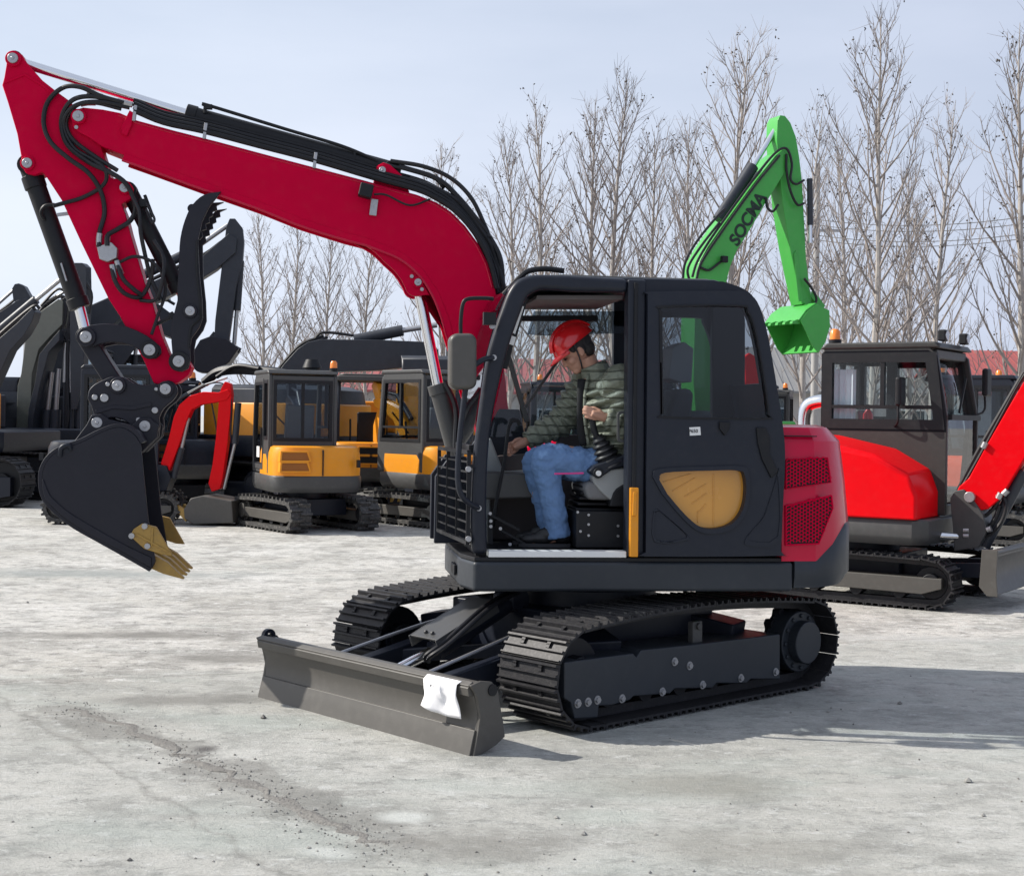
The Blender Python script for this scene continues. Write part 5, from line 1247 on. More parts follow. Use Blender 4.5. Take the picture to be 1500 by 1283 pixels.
def mini(name, label, pos, yaw, uyaw, body, cabm, glass, hw=.80, cab=True, kind='rubber', vents=1, arm=None, blade=None, group=None, hoodtop=1.24, skirt=None, back=-.98, hood='rear', beac=None, door_side=1, tl=1.02, split=True, border=.035, hoodfront=.10, ventmat=None, caby=-.22, ctop=2.36, cabx=0., lift=0., upper=False):
    root = thing(name, label, 'excavator', pos[0], pos[1], 0, R(yaw), group)
    rz = R(uyaw - yaw)
    for s in (1, -1): make_track(root, s * hw, s * (hw - .32), -tl, tl, .245, .245, rz, kind, 34, .015, M['grey'] if kind == 'rubber' else M['grey'], 4)
    m = MB(); m.box(-.5, .5, -.42, .42, .22, .46); m.prism(circle(0, 0, .34, 28), .45, .58, 'z'); m.build('undercarriage_frame', M['dark'], root, bevel=.01, rz=rz)
    pl = plan_round(back, .74 + cabx, hw - .03, .62)
    sk = MB(); sk.loft([ring_at(pl, .575, .95), ring_at(pl, .62, .985), ring_at(pl, .66), ring_at(pl, .80), ring_at(pl, .815, .985)])
    sko = sk.build('skirt', skirt or M['cabgrey'], root, ang=40)
    m = MB()
    for yy in (-.25, .3): m.cyl((back - .004 + .03, yy, .70), (back + .1, yy, .70), .03, n=12)
    m.build('skirt_hole', M['black'], sko)
    if hood == 'rear':
        hp = plan_round(back + .015, hoodfront, hw - .045, .60, 10, .02)
        h = MB(); h.loft([ring_at(hp, .815), ring_at(hp, 1.02, 1.0), ring_at(hp, hoodtop - .10, .99), ring_at(hp, hoodtop - .02, .955), ring_at(hp, hoodtop, .90)])
        ho = h.build('engine_hood', body, root, ang=40)
        # panel joints, handle slot, framed vents
        yv = vents * .36
        for (za, zb) in ((1.04, 1.15), (.89, 1.0)):
            pg = [(yv - .20, za), (yv + .20, za), (yv + .19, zb), (yv - .16, zb)]
            xr = back + .025
            v = MB().prism(pg, xr - .03, xr + .12, 'x').build('vent', ventmat or M['ventshade'], ho)
            f = MB(); f.holed([(p[0] + (.028 if p[0] > yv else -.028), p[1] + (.022 if p[1] > (za + zb) / 2 else -.022)) for p in pg], [pg], xr - .045, xr + .10, 'x'); f.build('vent_frame', body, v, bevel=.006)
            sl = MB()
            for k in range(3): z = za + (zb - za) * (k + .5) / 3; sl.box(xr - .034, xr, yv - .17, yv + .17, z - .005, z + .005)
            sl.build('slat', ventmat or M['ventshade'], v)
        m = MB(); m.box(back - .004, back + .05, -vents * .04 - .008, -vents * .04 + .008, .82, hoodtop - .05); m.build('panel_joint', M['black'], ho)
        m = MB(); m.box(back - .02, back + .05, -vents * .56 - .022, -vents * .56 + .022, .94, 1.05); m.build('handle_slot', M['black'], ho)
    elif hood == 'side':   # machine seen from its right: long sloping cover
        sp = [(-.96, .815), (.80, .815), (.80, 1.06), (.72, 1.27), (.38, 1.46), (-.20, 1.58), (-.92, 1.60), (-.97, 1.4)]
        h = MB(); h.loft([[(x, -hw + .03, .815 + (z - .815) * .93) for x, z in sp], [(x * .985, -hw - .005, .815 + (z - .815) * .86) for x, z in sp]][::-1] + [[(x * .99, -.10, z) for x, z in sp]])
        ho = h.build('engine_hood', body, root, ang=25, bevel=.02)
        m = MB(); m.tube([(-.86, -hw - .008, 1.12), (-.5, -hw - .010, 1.06), (-.10, -hw - .010, .98), (.0, -hw - .010, .995), (-.05, -hw - .010, 1.16)], .006, 5, 4); m.build('pressed_line', body, ho)
        hp = plan_round(back + .015, -.30, hw - .06, .60, 10, .02)
        h = MB(); h.loft([ring_at(hp, .815), ring_at(hp, 1.15), ring_at(hp, 1.28, .96)]); h.build('rear_cover', body, root, ang=40)
    if cab:
        cz = hoodtop + .0
        cab_shell(root, -.52 + cabx, .74 + cabx, caby, hw - .05, .83, cz + .03, ctop, cabm, glass, door_side, split, border=border, upper=upper)
        beacon(root, -.42 + cabx, -.12 if beac is None else beac, ctop + .05)
    else:
        m = MB()
        for sx_, sy_ in ((-.55, .55), (-.55, -.55), (.45, .55), (.45, -.55)):
            m.tube([(sx_ * .95, sy_, 1.15), (sx_ * .9, sy_, 1.7), (sx_ * .75, sy_ * .97, 2.28)], .03, 8, 3)
        m.build('canopy_post', M['dark'], root)
        m = MB(); m.prism(rrect(-.72, .62, -.66, .66, .15), 2.27, 2.36, 'z'); m.prism(rrect(-.6, .5, -.54, .54, .12), 2.36, 2.40, 'z'); m.build('canopy_roof', M['grey'], root, bevel=.02)
        m = MB(); m.prism([(-.25, 1.15), (.2, 1.15), (.2, 1.27), (-.15, 1.27), (-.24, 1.75), (-.36, 1.75), (-.34, 1.15)], -.22, .22); m.build('seat', M['black'], root, bevel=.03)
        m = MB()
        for s in (1, -1): m.tube([(.15, s * .32, 1.1), (.22, s * .32, 1.45), (.3, s * .32, 1.62)], .018, 6, 3)
        m.build('control_lever', M['black'], root)
    if arm is not None: folded_arm(root, arm, 1.0, -.2, 1.0)
    if blade: blade_simple(root, blade, hw, rz, M['grey'], lift)
    return root

def arm_traced(root, fr, yc, boom=None, stick=None, bucket=None, rams=(), hoses=(), bw=.16, sw=.12, kw=.45, mat=None, smat=None, hr=.018, teeth=None):
    """boom, stick, bucket outlines measured from the photo and given their real thickness about the arm plane y = yc"""
    res = {}
    if boom: res['boom'] = MB().prism(U_poly(fr, boom, yc), yc - bw, yc + bw).build('boom', mat, root, bevel=.012)
    if stick: res['stick'] = MB().prism(U_poly(fr, stick, yc), yc - sw, yc + sw).build('stick', smat or mat, root, bevel=.010)
    if bucket: res['bucket'] = MB().prism(U_poly(fr, bucket, yc), yc - kw, yc + kw).build('bucket', M['bucket'], root, bevel=.02)
    for (a, b, c, rb, rr) in rams:
        pa, pb, pc = fr.p3(*a, yc), fr.p3(*b, yc), fr.p3(*c, yc)
        o = MB().cyl(pa, pb, rb, n=14).build('ram', M['armdark'], root); MB().cyl(pb, pc, rr, n=10).build('piston_rod', M['steel'], o)
    for h in hoses:
        MB().tube([fr.p3(a, b, yc - bw * .6) for a, b in h], hr, 6, 5).build('hose', M['rubber'], root)
    return res
def U_poly(fr, pts, y): return [fr.tr(a, b, y) for a, b in pts]

# --- yellow mini excavator with the big dark cab
pA = gp(437, 776); 
mini('mini_excavator', 'yellow and grey closed-cab mini excavator standing alone, its rear cover with two vents facing us', (pA.x + .05, pA.y + .35), 110, 125 + 180, M['orange'], M['cabgrey'], M['tint'], arm=M['dark'], hw=.72, caby=-.34, beac=-.3, ctop=2.29, group='mini excavators parked behind')
# --- second yellow mini excavator, half hidden by the crimson ram
pB = gp(620, 768)
mini('mini_excavator', 'yellow mini excavator with orange beacon, half hidden behind the crimson boom ram', (pB.x + .28, pB.y + .2), 128, 128, M['orange'], M['cabgrey'], M['tint'], vents=-1, arm=M['orange'], hw=.80, door_side=-1, hoodfront=.55, group='mini excavators parked behind')
# --- yellow canopy machine between them
pC = gp(532, 752)
mini('mini_excavator', 'yellow mini excavator with open canopy roof and two black vents, between two closed-cab ones', (pC.x + .05, pC.y + .3), 98, 60, M['orange'], M['cabgrey'], M['tint'], cab=False, vents=0, ventmat=M['black'], arm=None, hw=.76, group='mini excavators parked behind')

# --- bright red machine at the right
pR = gp(1305, 880)
RYAW = -34; _g = gp(1372, 896); RX = _g.x - (1.0 * math.cos(R(RYAW)) + .86 * math.sin(R(RYAW))); RY = _g.y - (1.0 * math.sin(R(RYAW)) - .86 * math.cos(R(RYAW)))
RR = mini('mini_excavator', 'bright red mini excavator with black cab, curtain and orange beacon, facing right', (RX, RY), RYAW, RYAW, M['redbright'], M['cabdark'], M['glass'], kind='steel', hood='side', blade=1.50, hw=.86, group='mini excavators parked behind', hoodtop=1.64, tl=1.16, door_side=1, border=.10, upper=True, cabx=.13, ctop=2.43, lift=.16)
fR = Frame(RX, RY, RYAW)
b_ = arm_traced(RR, fR, -.12, boom=[(1404, 724), (1410, 712), (1424, 700), (1450, 652), (1480, 600), (1506, 556), (1540, 512), (1640, 420), (1665, 450), (1600, 540), (1545, 610), (1505, 672), (1470, 730), (1452, 745), (1430, 748), (1412, 742)], mat=M['redbright'], bw=.11,
    rams=(((1442, 800), (1500, 690), (1560, 610), .055, .03),),
    hoses=([(1406, 716), (1416, 702), (1440, 660), (1470, 604), (1500, 550), (1540, 500)], [(1402, 722), (1398, 732), (1412, 700), (1436, 655), (1468, 600), (1500, 545)], [(1412, 710), (1430, 690), (1450, 655), (1478, 608), (1506, 560)],
           [(1420, 786), (1446, 784), (1466, 766), (1474, 742), (1470, 728)], [(1420, 778), (1444, 776), (1458, 758), (1464, 740)], [(1434, 760), (1448, 752), (1460, 738), (1466, 724)]), hr=.02)
m = MB(); m.prism(U_poly(fR, [(1398, 730), (1405, 718), (1418, 716), (1432, 732), (1446, 752), (1452, 775), (1440, 800), (1404, 806), (1402, 770)], -.12), -.26, .02); m.build('swing_bracket', M['cabgrey'], RR, bevel=.01)
m = MB(); c = fR.p3(1420, 728, -.28); m.ycyl(c.x, c.z, -.29, -.24, .05, 20); m.build('pin', M['steel'], RR, bevel=.005)
m = MB(); m.cyl(fR.p3(1366, 784, -.35), fR.p3(1412, 786, -.2), .035); m.build('swing_cylinder', M['chrome'], RR)
for pts in ([(1446, 776), (1452, 774)], [(1412, 777), (1420, 777)], [(1412, 785), (1420, 785)], [(1470, 724), (1476, 718)], [(1462, 730), (1466, 722)], [(1440, 656), (1444, 648)]):
    MB().cyl(fR.p3(*pts[0], -.24), fR.p3(*pts[1], -.24), .028).build('hose_fitting', M['steel'], RR)
lamp(RR, .79, .55, 2.54, 0); lamp(RR, .79, -.12, 2.54, 0); mirror(RR, .93, .86, 2.12, 1); mirror(RR, .45, -.32, 2.0, -1)
# exhaust stub, curtain, extinguisher, number plates of the red machine
m = MB(); m.tube([fR.p3(1178, 640, .15), fR.p3(1178, 612, .15), fR.p3(1184, 594, .15), fR.p3(1200, 588, .15), fR.p3(1212, 588, .15)], .07, 14, 5); m.build('exhaust_pipe', M['chrome'], RR)
m = MB(); cp = []
for i in range(25):
    u = i / 24; cp.append((-.32 + .26 * u, -.15 + .018 * math.sin(u * 26)))
m.prism(strip(cp, 0, .006), 1.45, 2.22, 'z'); m.build('curtain', M['curtain'], RR)
m = MB(); m.sweep([(-.02, .1, 1.5), (-.02, .1, 1.78), (-.02, .1, 1.83)], [.05, .05, .02], 14, 0); m.sweep([(-.02, .1, 1.83), (-.02, .1, 1.88)], [.02, .02], 8, 1); m.build('extinguisher', [M['extred'], M['black']], RR)
for z in (.66, .76):
    m = MB(); m.ycyl(-.28, z - .02, -.90, -.80, .025, 10); m.build('bolt', M['steel'], RR)

# --- small red arm: bright red mini excavator mostly hidden by the black bucket
pM = gp(250, 770)
fM = Frame(pM.x - 1.0, pM.y + .7, -8)
MM = mini('mini_excavator', 'bright red mini excavator with folded arm, partly hidden by the big black bucket', (fM.x, fM.y), -8, 8, M['dark'], M['dark'], M['tint'], hw=.72, group='mini excavators parked behind', vents=1, beac=.3)
arm_traced(MM, fM, -.1, boom=[(238, 678), (244, 660), (250, 640), (257, 610), (265, 593), (280, 580), (300, 574), (322, 575), (336, 570), (341, 577), (334, 586), (316, 590), (296, 593), (283, 600), (275, 618), (263, 656), (250, 690), (240, 690)],
    stick=[(322, 590), (325, 570), (331, 559), (339, 562), (341, 578), (339, 610), (335, 650), (328, 700), (324, 716), (312, 720), (307, 708), (313, 680), (318, 640)], mat=M['redbright'], bw=.075, sw=.06,
    rams=(((254, 700), (266, 656), (276, 612), .05, .03), ((258, 586), (300, 564), (333, 553), .032, .018), ((349, 590), (344, 650), (328, 716), .05, .025)), hoses=([(268, 582), (300, 564), (326, 562), (338, 580), (338, 640)], [(310, 590), (318, 640), (312, 690), (322, 720)]), hr=.012)
m = MB(); m.prism(U_poly(fM, [(308, 724), (330, 728), (350, 732), (352, 764), (294, 766), (281, 758), (280, 744), (290, 728)], -.1), -.42, .22); bk_ = m.build('bucket', M['grey'], MM, bevel=.02)
m = MB()
for yy in (-.36, -.1, .16): m.prism(U_poly(fM, [(282, 762), (290, 750), (270, 738), (268, 744)], -.1), yy - .04, yy + .04)
m.build('bucket_teeth', M['gold'], bk_)
m = MB(); m.prism(U_poly(fM, [(232, 700), (236, 680), (248, 682), (254, 700), (248, 718), (234, 720)], -.1), -.22, .02); m.build('swing_bracket', M['dark'], MM, bevel=.01)

a = gp(268, 752); mini('mini_excavator', 'black closed-cab mini excavator just behind the small bright red folded arm', (a.x - .2, a.y + 1.0), 100, 96, M['dark'], M['dark'], M['tint'], arm=None, hw=.76, group='mini excavators parked behind', ctop=2.2)
# ------------------------------------------------------------------ large excavators
def big(name, label, pos, yaw, uyaw, body, top=2.55, group='large excavators parked behind', cab=True, cwt=None, hl=2.4, cabm=None, tracks=True, hw=1.3, z0=1.05):
    root = thing(name, label, 'excavator', pos[0], pos[1], 0, R(yaw), group)
    rz = R(uyaw - yaw)
    if tracks:
        for s in (1, -1): make_track(root, s * 1.4, s * .82, -1.95, 1.95, .44, .44, rz, 'steel', 44, .02, M['dark'], 6)
        m = MB(); m.box(-1.0, 1.0, -.85, .85, .4, .85); m.prism(circle(0, 0, .7, 28), .84, 1.0, 'z'); m.build('undercarriage_frame', M['dark'], root, rz=rz, bevel=.02)
    pl = plan_round(-hl, 1.5, hw, .9, 10)
    MB().loft([ring_at(pl, z0 - .1, .97), ring_at(pl, z0), ring_at(pl, z0 + .25), ring_at(pl, z0 + .27, .98)]).build('platform', M['dark'], root, ang=40, bevel=.01)
    hp = plan_round(-hl + .03, -.25, hw - .04, .8, 10, .03)
    MB().loft([ring_at(hp, z0 + .27), ring_at(hp, top - .25), ring_at(hp, top - .22, .985)]).build('engine_house', body, root, ang=40)
    hp2 = plan_round(-hl + .08, -.35, hw - .10, .8, 10, .03)
    o = MB().loft([ring_at(hp2, top - .22, .99), ring_at(hp2, top + .02, .97), ring_at(hp2, top + .1, .86)]).build('house_top', cwt or M['armdark'], root, ang=40, bevel=.01)
    m = MB(); m.box(-.25, 1.1, -hw + .03, -.45, z0 + .27, z0 + .95); m.build('tank', body, root, bevel=.04)
    m = MB(); m.cyl((-1.2, -.6, top), (-1.2, -.6, top + .45), .14, n=16); m.cyl((-1.2, -.6, top + .45), (-1.2, -.6, top + .60), .18, .12, n=16); m.build('air_filter', M['black'], root)
    if cab: cab_shell(root, -.2, 1.45, .25, hw, z0 + .28, z0 + 1.05, z0 + 2.0, cabm or M['dark'], M['tint'])
    return root

LIVERY = 'large excavators parked behind'
# yellow excavator whose dark boom lies level above the yellow minis
yD, D = 31.0, None
a = wp(575, 640, yD); fD = Frame(a.x, a.y, 176)
D = big('large_excavator', 'large yellow excavator with level dark boom and black air filter, behind the yellow minis', (a.x, a.y), 176, 170, M['orange'], top=2.85, cab=False)
fD = Frame(a.x, a.y - 2.2, 176); 
arm_traced(D, Frame(a.x, a.y, 176), .3, boom=[(398, 566), (420, 534), (440, 512), (455, 502), (475, 498), (560, 499), (632, 502), (640, 512), (640, 534), (560, 543), (500, 545), (468, 548), (440, 566), (420, 590), (398, 590)], mat=M['armdark'], bw=.28,
    rams=(((520, 498), (590, 484), (640, 476), .12, .06), ((468, 570), (482, 548), (489, 520), .10, .06)), hoses=([(400, 560), (424, 528), (446, 506), (480, 494)], [(392, 560), (418, 528), (442, 504), (474, 492)], [(460, 498), (470, 488), (492, 488), (520, 492)], [(408, 566), (432, 530), (452, 508), (490, 498)]), hr=.035)
# yellow excavator behind the small red arm
yG = 26.5; a = wp(350, 640, yG)
G2 = big('large_excavator', 'large yellow excavator with black hoses over its house, behind the small red folded arm', (a.x, a.y), 150, 150, M['orange'], top=2.1, cab=False)
arm_traced(G2, Frame(a.x, a.y, 176), 1.0, boom=None, mat=M['armdark'])
fg = Frame(a.x, a.y, 150)
m = MB(); m.tube([fg.p3(300, 560, 1.0), fg.p3(320, 545, 1.0), fg.p3(350, 541, 1.0), fg.p3(400, 545, 1.0), fg.p3(430, 552, 1.0)], .09, 8, 5); m.tube([fg.p3(318, 552, 1.1), fg.p3(345, 536, 1.1), fg.p3(380, 540, 1.1)], .04, 8, 5); m.build('hose_bundle', M['rubber'], G2)

# dark excavators with raised arms at the left
def left_big(px, Y, yaw, label, body=None, cab=True, top=2.4):
    a = wp(px, 640, Y); return big('large_excavator', label, (a.x, a.y), yaw, yaw, body or M['armdark'], top=top, cab=cab), Frame(a.x, a.y, yaw)
L1, f1 = left_big(-66, 26.4, -6, 'large yellow excavator cut off by the left edge, its dark boom the lowest there', M['orange'], cab=False, top=2.35)
arm_traced(L1, f1, .0, boom=[(-70, 590), (-50, 545), (-20, 512), (0, 500), (30, 474), (52, 452), (56, 458), (52, 472), (40, 492), (20, 514), (6, 545), (-6, 572), (-30, 620)], mat=M['armdark'], bw=.15,
    rams=(((-20, 500), (53, 439), (88, 410), .085, .04),), hoses=([(-10, 498), (24, 468), (50, 448), (58, 452)], [(-16, 506), (20, 474), (52, 452)]), hr=.03)
L0, f0 = left_big(-90, 31.0, 2, 'large dark excavator at left edge, rounded stick tip above its boom', M['armdark'], cab=False, top=1.7)
arm_traced(L0, f0, .0, boom=[(-70, 545), (-60, 505), (-20, 474), (0, 460), (28, 441), (44, 437), (51, 446), (38, 464), (0, 492), (-40, 530)], stick=[(20, 424), (24, 417), (30, 416), (38, 420), (46, 434), (51, 446), (44, 456), (30, 452), (22, 440)], mat=M['armdark'], bw=.16, sw=.13,
    rams=(((-40, 474), (-6, 448), (21, 424), .08, .035),), hoses=([(-20, 470), (8, 450), (30, 434), (42, 440)],), hr=.03)
L2, f2 = left_big(40, 30.5, -70, 'large dark excavator with olive grey boom, left of the crimson stick', M['armdark'], cab=False, top=1.75)
f2 = Frame(f2.x, f2.y, -10)
def turned(o): o.rotation_euler = (0, 0, R(-10 + 70)); return o
kids0 = set(L2.children)
r2 = arm_traced(L2, f2, .0, boom=[(28, 655), (31, 565), (36, 548), (42, 501), (56, 463), (90, 439), (97, 442), (96, 476), (78, 494), (62, 512), (52, 548), (50, 600), (46, 655)], stick=[(109, 394), (112, 386), (124, 386), (130, 392), (131, 440), (128, 500), (124, 560), (116, 600), (108, 600), (107, 560), (106, 470), (108, 430)], mat=M['olive'], smat=M['armdark'], bw=.15, sw=.12,
    rams=(((36, 655), (37, 562), (39, 500), .10, .06), ((80, 655), (82, 600), (86, 540), .11, .05), ((66, 655), (70, 600), (76, 545), .10, .05), ((104, 640), (104, 575), (105, 455), .05, .065), ((93, 640), (95, 560), (97, 490), .035, .05), ((116, 640), (118, 560), (122, 470), .07, .04), ((60, 452), (84, 434), (100, 424), .05, .03)),
    hoses=([(50, 470), (66, 446), (86, 434), (95, 446), (92, 480), (99, 500)], [(54, 460), (70, 444), (92, 434), (97, 448), (95, 470), (90, 490), (96, 500), (104, 492)], [(100, 480), (98, 560), (96, 640)], [(118, 400), (134, 430), (130, 460)], [(90, 440), (100, 436), (104, 452), (98, 490), (102, 500)], [(60, 448), (84, 424), (100, 430)], [(96, 640), (100, 600), (98, 520), (104, 480)]), hr=.03)
m = MB(); m.prism(U_poly(f2, [(60, 560), (66, 520), (82, 500), (96, 484), (95, 500), (80, 516), (68, 560), (57, 613), (54, 655), (48, 655), (50, 600)], -.05), -.30, .12); m.build('boom_shade_flank', M['armdark'], r2['boom'], bevel=.01)  # dark slab paints the shaded underside of the olive boom
for o in set(L2.children) - kids0: turned(o)
L3, f3 = left_big(62, 32., 8, 'large dark excavator with hanging stick and bucket, peaking right of the curved thumb claw', M['armdark'], cab=True, top=2.3)
arm_traced(L3, f3, .0, boom=[(40, 560), (80, 490), (120, 456), (160, 438), (230, 412), (290, 384), (322, 356), (336, 344), (348, 352), (346, 372), (318, 396), (296, 410), (240, 440), (180, 466), (140, 500), (100, 560), (60, 610)],
    stick=[(332, 334), (337, 322), (345, 322), (356, 336), (358, 356), (356, 382), (347, 420), (340, 470), (334, 512), (326, 518), (314, 510), (316, 470), (322, 420), (327, 380), (330, 352)], mat=M['armdark'], bw=.25, sw=.19,
    rams=(((200, 408), (280, 368), (334, 330), .11, .055), ((352, 382), (347, 455), (343, 505), .09, .05)), hoses=([(160, 436), (240, 402), (300, 372), (330, 352), (340, 370), (350, 378)], [(170, 440), (250, 406), (310, 378), (326, 390), (330, 420), (340, 428)], [(128, 452), (200, 420), (270, 386)]), hr=.04)
m = MB(); m.prism(U_poly(f3, [(284, 520), (296, 500), (312, 494), (334, 498), (352, 512), (338, 532), (318, 548), (292, 546), (282, 536)], .0), -.6, .6); b3 = m.build('bucket', M['bucket'], L3, bevel=.03)
m = MB()
for k in range(4):
    yy = -.45 + .3 * k; m.prism(U_poly(f3, [(236, 486), (240, 478), (250, 500), (246, 508)], .0), yy - .07, yy + .07)
m = MB(); m.bar(f3.p3(326, 500, -.2), f3.p3(352, 514, -.2), .1, .12); m.bar(f3.p3(316, 488, .2), f3.p3(300, 508, .2), .1, .12); m.build('linkage', M['armdark'], L3)
L4, f4 = left_big(190, 35., 20, 'large dark excavator behind the crimson stick, only its low boom and house showing', M['armdark'], cab=True, top=2.5)
arm_traced(L4, f4, .0, boom=[(120, 560), (150, 500), (185, 460), (230, 446), (262, 470), (262, 500), (236, 490), (204, 500), (176, 540), (150, 600)], mat=M['armdark'], bw=.25, rams=(((160, 470), (210, 436), (250, 440), .1, .05), ((150, 560), (158, 500), (166, 450), .10, .05), ((172, 560), (176, 500), (182, 455), .09, .05), ((196, 560), (198, 520), (204, 470), .07, .05)), hoses=([(130, 520), (170, 460), (220, 430), (256, 446)],), hr=.04)

# --- green excavator behind the crimson cab
yg = 24.0; a = wp(1015, 660, yg); fG = Frame(a.x + .3, a.y + .3, 23)
GG = big('large_excavator', 'green excavator with raised arm and green bucket, its body hidden behind the crimson cab', (fG.x, fG.y), 23, 23, M['green'], top=1.75, cab=False, hl=1.6, hw=1.0, z0=.75, tracks=False)
for s in (1, -1): make_track(GG, s * 1.05, s * .6, -1.3, 1.3, .32, .32, 0, 'steel', 40, .02, M['dark'], 5)
yn = -.30                      # near face of the boom
def thick(name, tr, y0, y1, mat, par, bev=.01): return MB().prism(U_poly(fG, tr, yn), y0, y1).build(name, mat, par, bevel=bev)
gb = [(1019, 414), (1020, 400), (1025, 383), (1037, 361), (1058, 331), (1104, 268), (1136, 228), (1146, 220), (1153, 224), (1157, 236), (1150, 252), (1138, 272), (1120, 300), (1098, 338), (1080, 366), (1070, 390), (1064, 414), (1058, 450), (1050, 560), (1040, 640), (1022, 640), (1016, 560)]
gboom = thick('boom', gb, yn, yn + .46, M['green'], GG)
gst = [(1142, 176), (1146, 168), (1153, 169), (1161, 179), (1169, 200), (1174, 230), (1178, 265), (1181, 320), (1184, 380), (1189, 420), (1192, 440), (1178, 446), (1170, 410), (1160, 362), (1150, 300), (1145, 250), (1141, 205)]
gstick = thick('stick', gst, yn + .06, yn + .40, M['green'], GG)
thick('stick_rib', [(1165, 372), (1169, 366), (1178, 440), (1172, 442)], yn + .04, yn + .055, M['green'], gstick)
def gram(A, B, Cc, rb, rr, yy):
    pa, pb, pc = fG.p3(*A, yy), fG.p3(*B, yy), fG.p3(*Cc, yy)
    o = MB().cyl(pa, pb, rb, n=16).build('ram', M['armdark'], GG); MB().cyl(pb, pc, rr, n=12).build('piston_rod', M['chrome'], o)
gram((1052, 322), (1103, 244), (1142, 180), .10, .05, yn + .2)
gram((1186, 262), (1187, 330), (1187, 356), .05, .03, yn)
for h in ([(1000, 412), (1004, 384), (1022, 352), (1050, 318), (1062, 306)], [(1010, 412), (1008, 392), (1026, 362), (1054, 326)], [(1014, 406), (1021, 384), (1036, 358), (1056, 329), (1100, 268), (1134, 226), (1152, 218), (1160, 240), (1158, 262), (1166, 270), (1178, 264)],
          [(1020, 410), (1028, 384), (1060, 336), (1106, 272), (1142, 228)], [(1152, 226), (1152, 250), (1158, 280), (1168, 300), (1178, 298)], [(1122, 290), (1124, 304), (1132, 310), (1140, 300)], [(1026, 392), (1038, 396), (1050, 388), (1060, 380)], [(1178, 408), (1190, 424), (1196, 440), (1186, 452)]):
    MB().tube([fG.p3(a_, b_, yn - .03) for a_, b_ in h], .022, 6, 5).build('hose', M['rubber'], GG)
kn = yn - .25; kw_ = 1.05
side_t = [(1172, 470), (1182, 456), (1196, 446), (1214, 455), (1215, 478), (1208, 502), (1198, 517), (1190, 508)]
sd = U_poly(fG, side_t, kn); shell = U_poly(fG, [(1180, 456), (1196, 445), (1214, 455), (1215, 478), (1208, 502), (1198, 517)], kn)
gbu = MB().prism(strip(shell, 0, -.03), kn, kn + kw_).build('bucket', M['green'], GG, bevel=.006)
for y0 in (kn - .02, kn + kw_): MB().prism(sd, y0, y0 + .02).build('side_plate', M['green'], gbu, bevel=.004)
MB().prism(strip([sd[0], sd[1], sd[2]], -.02, .03), kn, kn + kw_).build('bucket_lip', M['green'], gbu)
for k in range(5):
    yy = kn + .08 + (kw_ - .16) * k / 4; c = sd[0]; MB().prism([(c[0] + .04, c[1] + .05), (c[0] - .12, c[1] - .01), (c[0] - .13, c[1] - .05), (c[0] + .03, c[1] - .05)], yy - .04, yy + .04).build('tooth', M['green'], gbu)
m = MB(); m.bar(fG.p3(1186, 430, yn + .2), fG.p3(1203, 452, yn + .2), .14, .12); m.bar(fG.p3(1172, 440, yn + .2), fG.p3(1186, 456, yn + .2), .3, .12); m.build('bucket_link', M['green'], GG, bevel=.01)
m = MB(); m.obox(fG.p3(1061, 380, yn - .08), .11, .08, .11); m.build('work_lamp', M['black'], GG, bevel=.01)
c0, c1 = fG.p3(1083, 343, yn - .004), fG.p3(1109, 299, yn - .004); dd = (c1 - c0).normalized()
up_ = Vector((0, -1, 0)).cross(dd).normalized()
Mt = Matrix((dd, up_, Vector((0, -1, 0)))).transposed().to_4x4(); Mt.translation = (c0 + c1) / 2
lettering('SOCMA', .30, M['decal'], GG, Mt, 'lettering', .002, .035)

# --- machines seen through the gaps on the right
a = gp(1168, 730); mini('mini_excavator', 'grey cab mini excavator seen between the crimson cab and the bright red machine', (a.x - .2, a.y + 1.), 75, 75, M['grey'], M['cabgrey'], M['tint'], arm=None, hw=.8, group='mini excavators parked behind', split=True)
a = gp(1410, 800); mini('mini_excavator', 'orange red mini excavator with black cab, behind the front window of the bright red one', (a.x + .42, a.y + 1.0), -30, -30, M['orangered'], M['dark'], M['tint'], arm=None, hw=.8, group='mini excavators parked behind')
a = gp(1510, 790); mini('mini_excavator', 'red mini excavator with black cab cut off by the right edge', (a.x + .35, a.y + 1.2), -24, -24, M['redbright'], M['dark'], M['tint'], arm=None, hw=.8, group='mini excavators parked behind', blade=1.5)
# behind the driver: dark cab with beacon; behind the rear side window: a red folded arm
a = gp(800, 735); mini('mini_excavator', 'dark mini excavator with orange beacon seen through the open doorway behind the driver', (a.x + .3, a.y), 100, 100, M['dark'], M['dark'], M['tint'], arm=None, hw=.8, group='mini excavators parked behind', beac=.55)
a = gp(1090, 745); RB = mini('mini_excavator', 'red mini excavator seen through the rear side window of the crimson cab', (a.x - .1, a.y + 1.3), -75, -75, M['redbright'], M['dark'], M['tint'], arm=None, hw=.8, group='mini excavators parked behind')
fb = Frame(a.x - .1, a.y + 1.3, -75); fb2 = Frame(fb.x, fb.y - 1.6, 0); kids0 = set(RB.children)
st_b = MB().prism([fb2.tr(*p, 0) for p in ((1088, 524), (1096, 517), (1107, 524), (1115, 540), (1113, 568), (1104, 592), (1090, 600), (1085, 580), (1090, 556))], -.14, .14)
st_b.v = [((fb2.x + x - fb.x) * fb.c + (fb2.y + y - fb.y) * fb.s, -(fb2.x + x - fb.x) * fb.s + (fb2.y + y - fb.y) * fb.c, z) for x, y, z in st_b.v]
st_b.build('stick', M['redbright'], RB, bevel=.02)
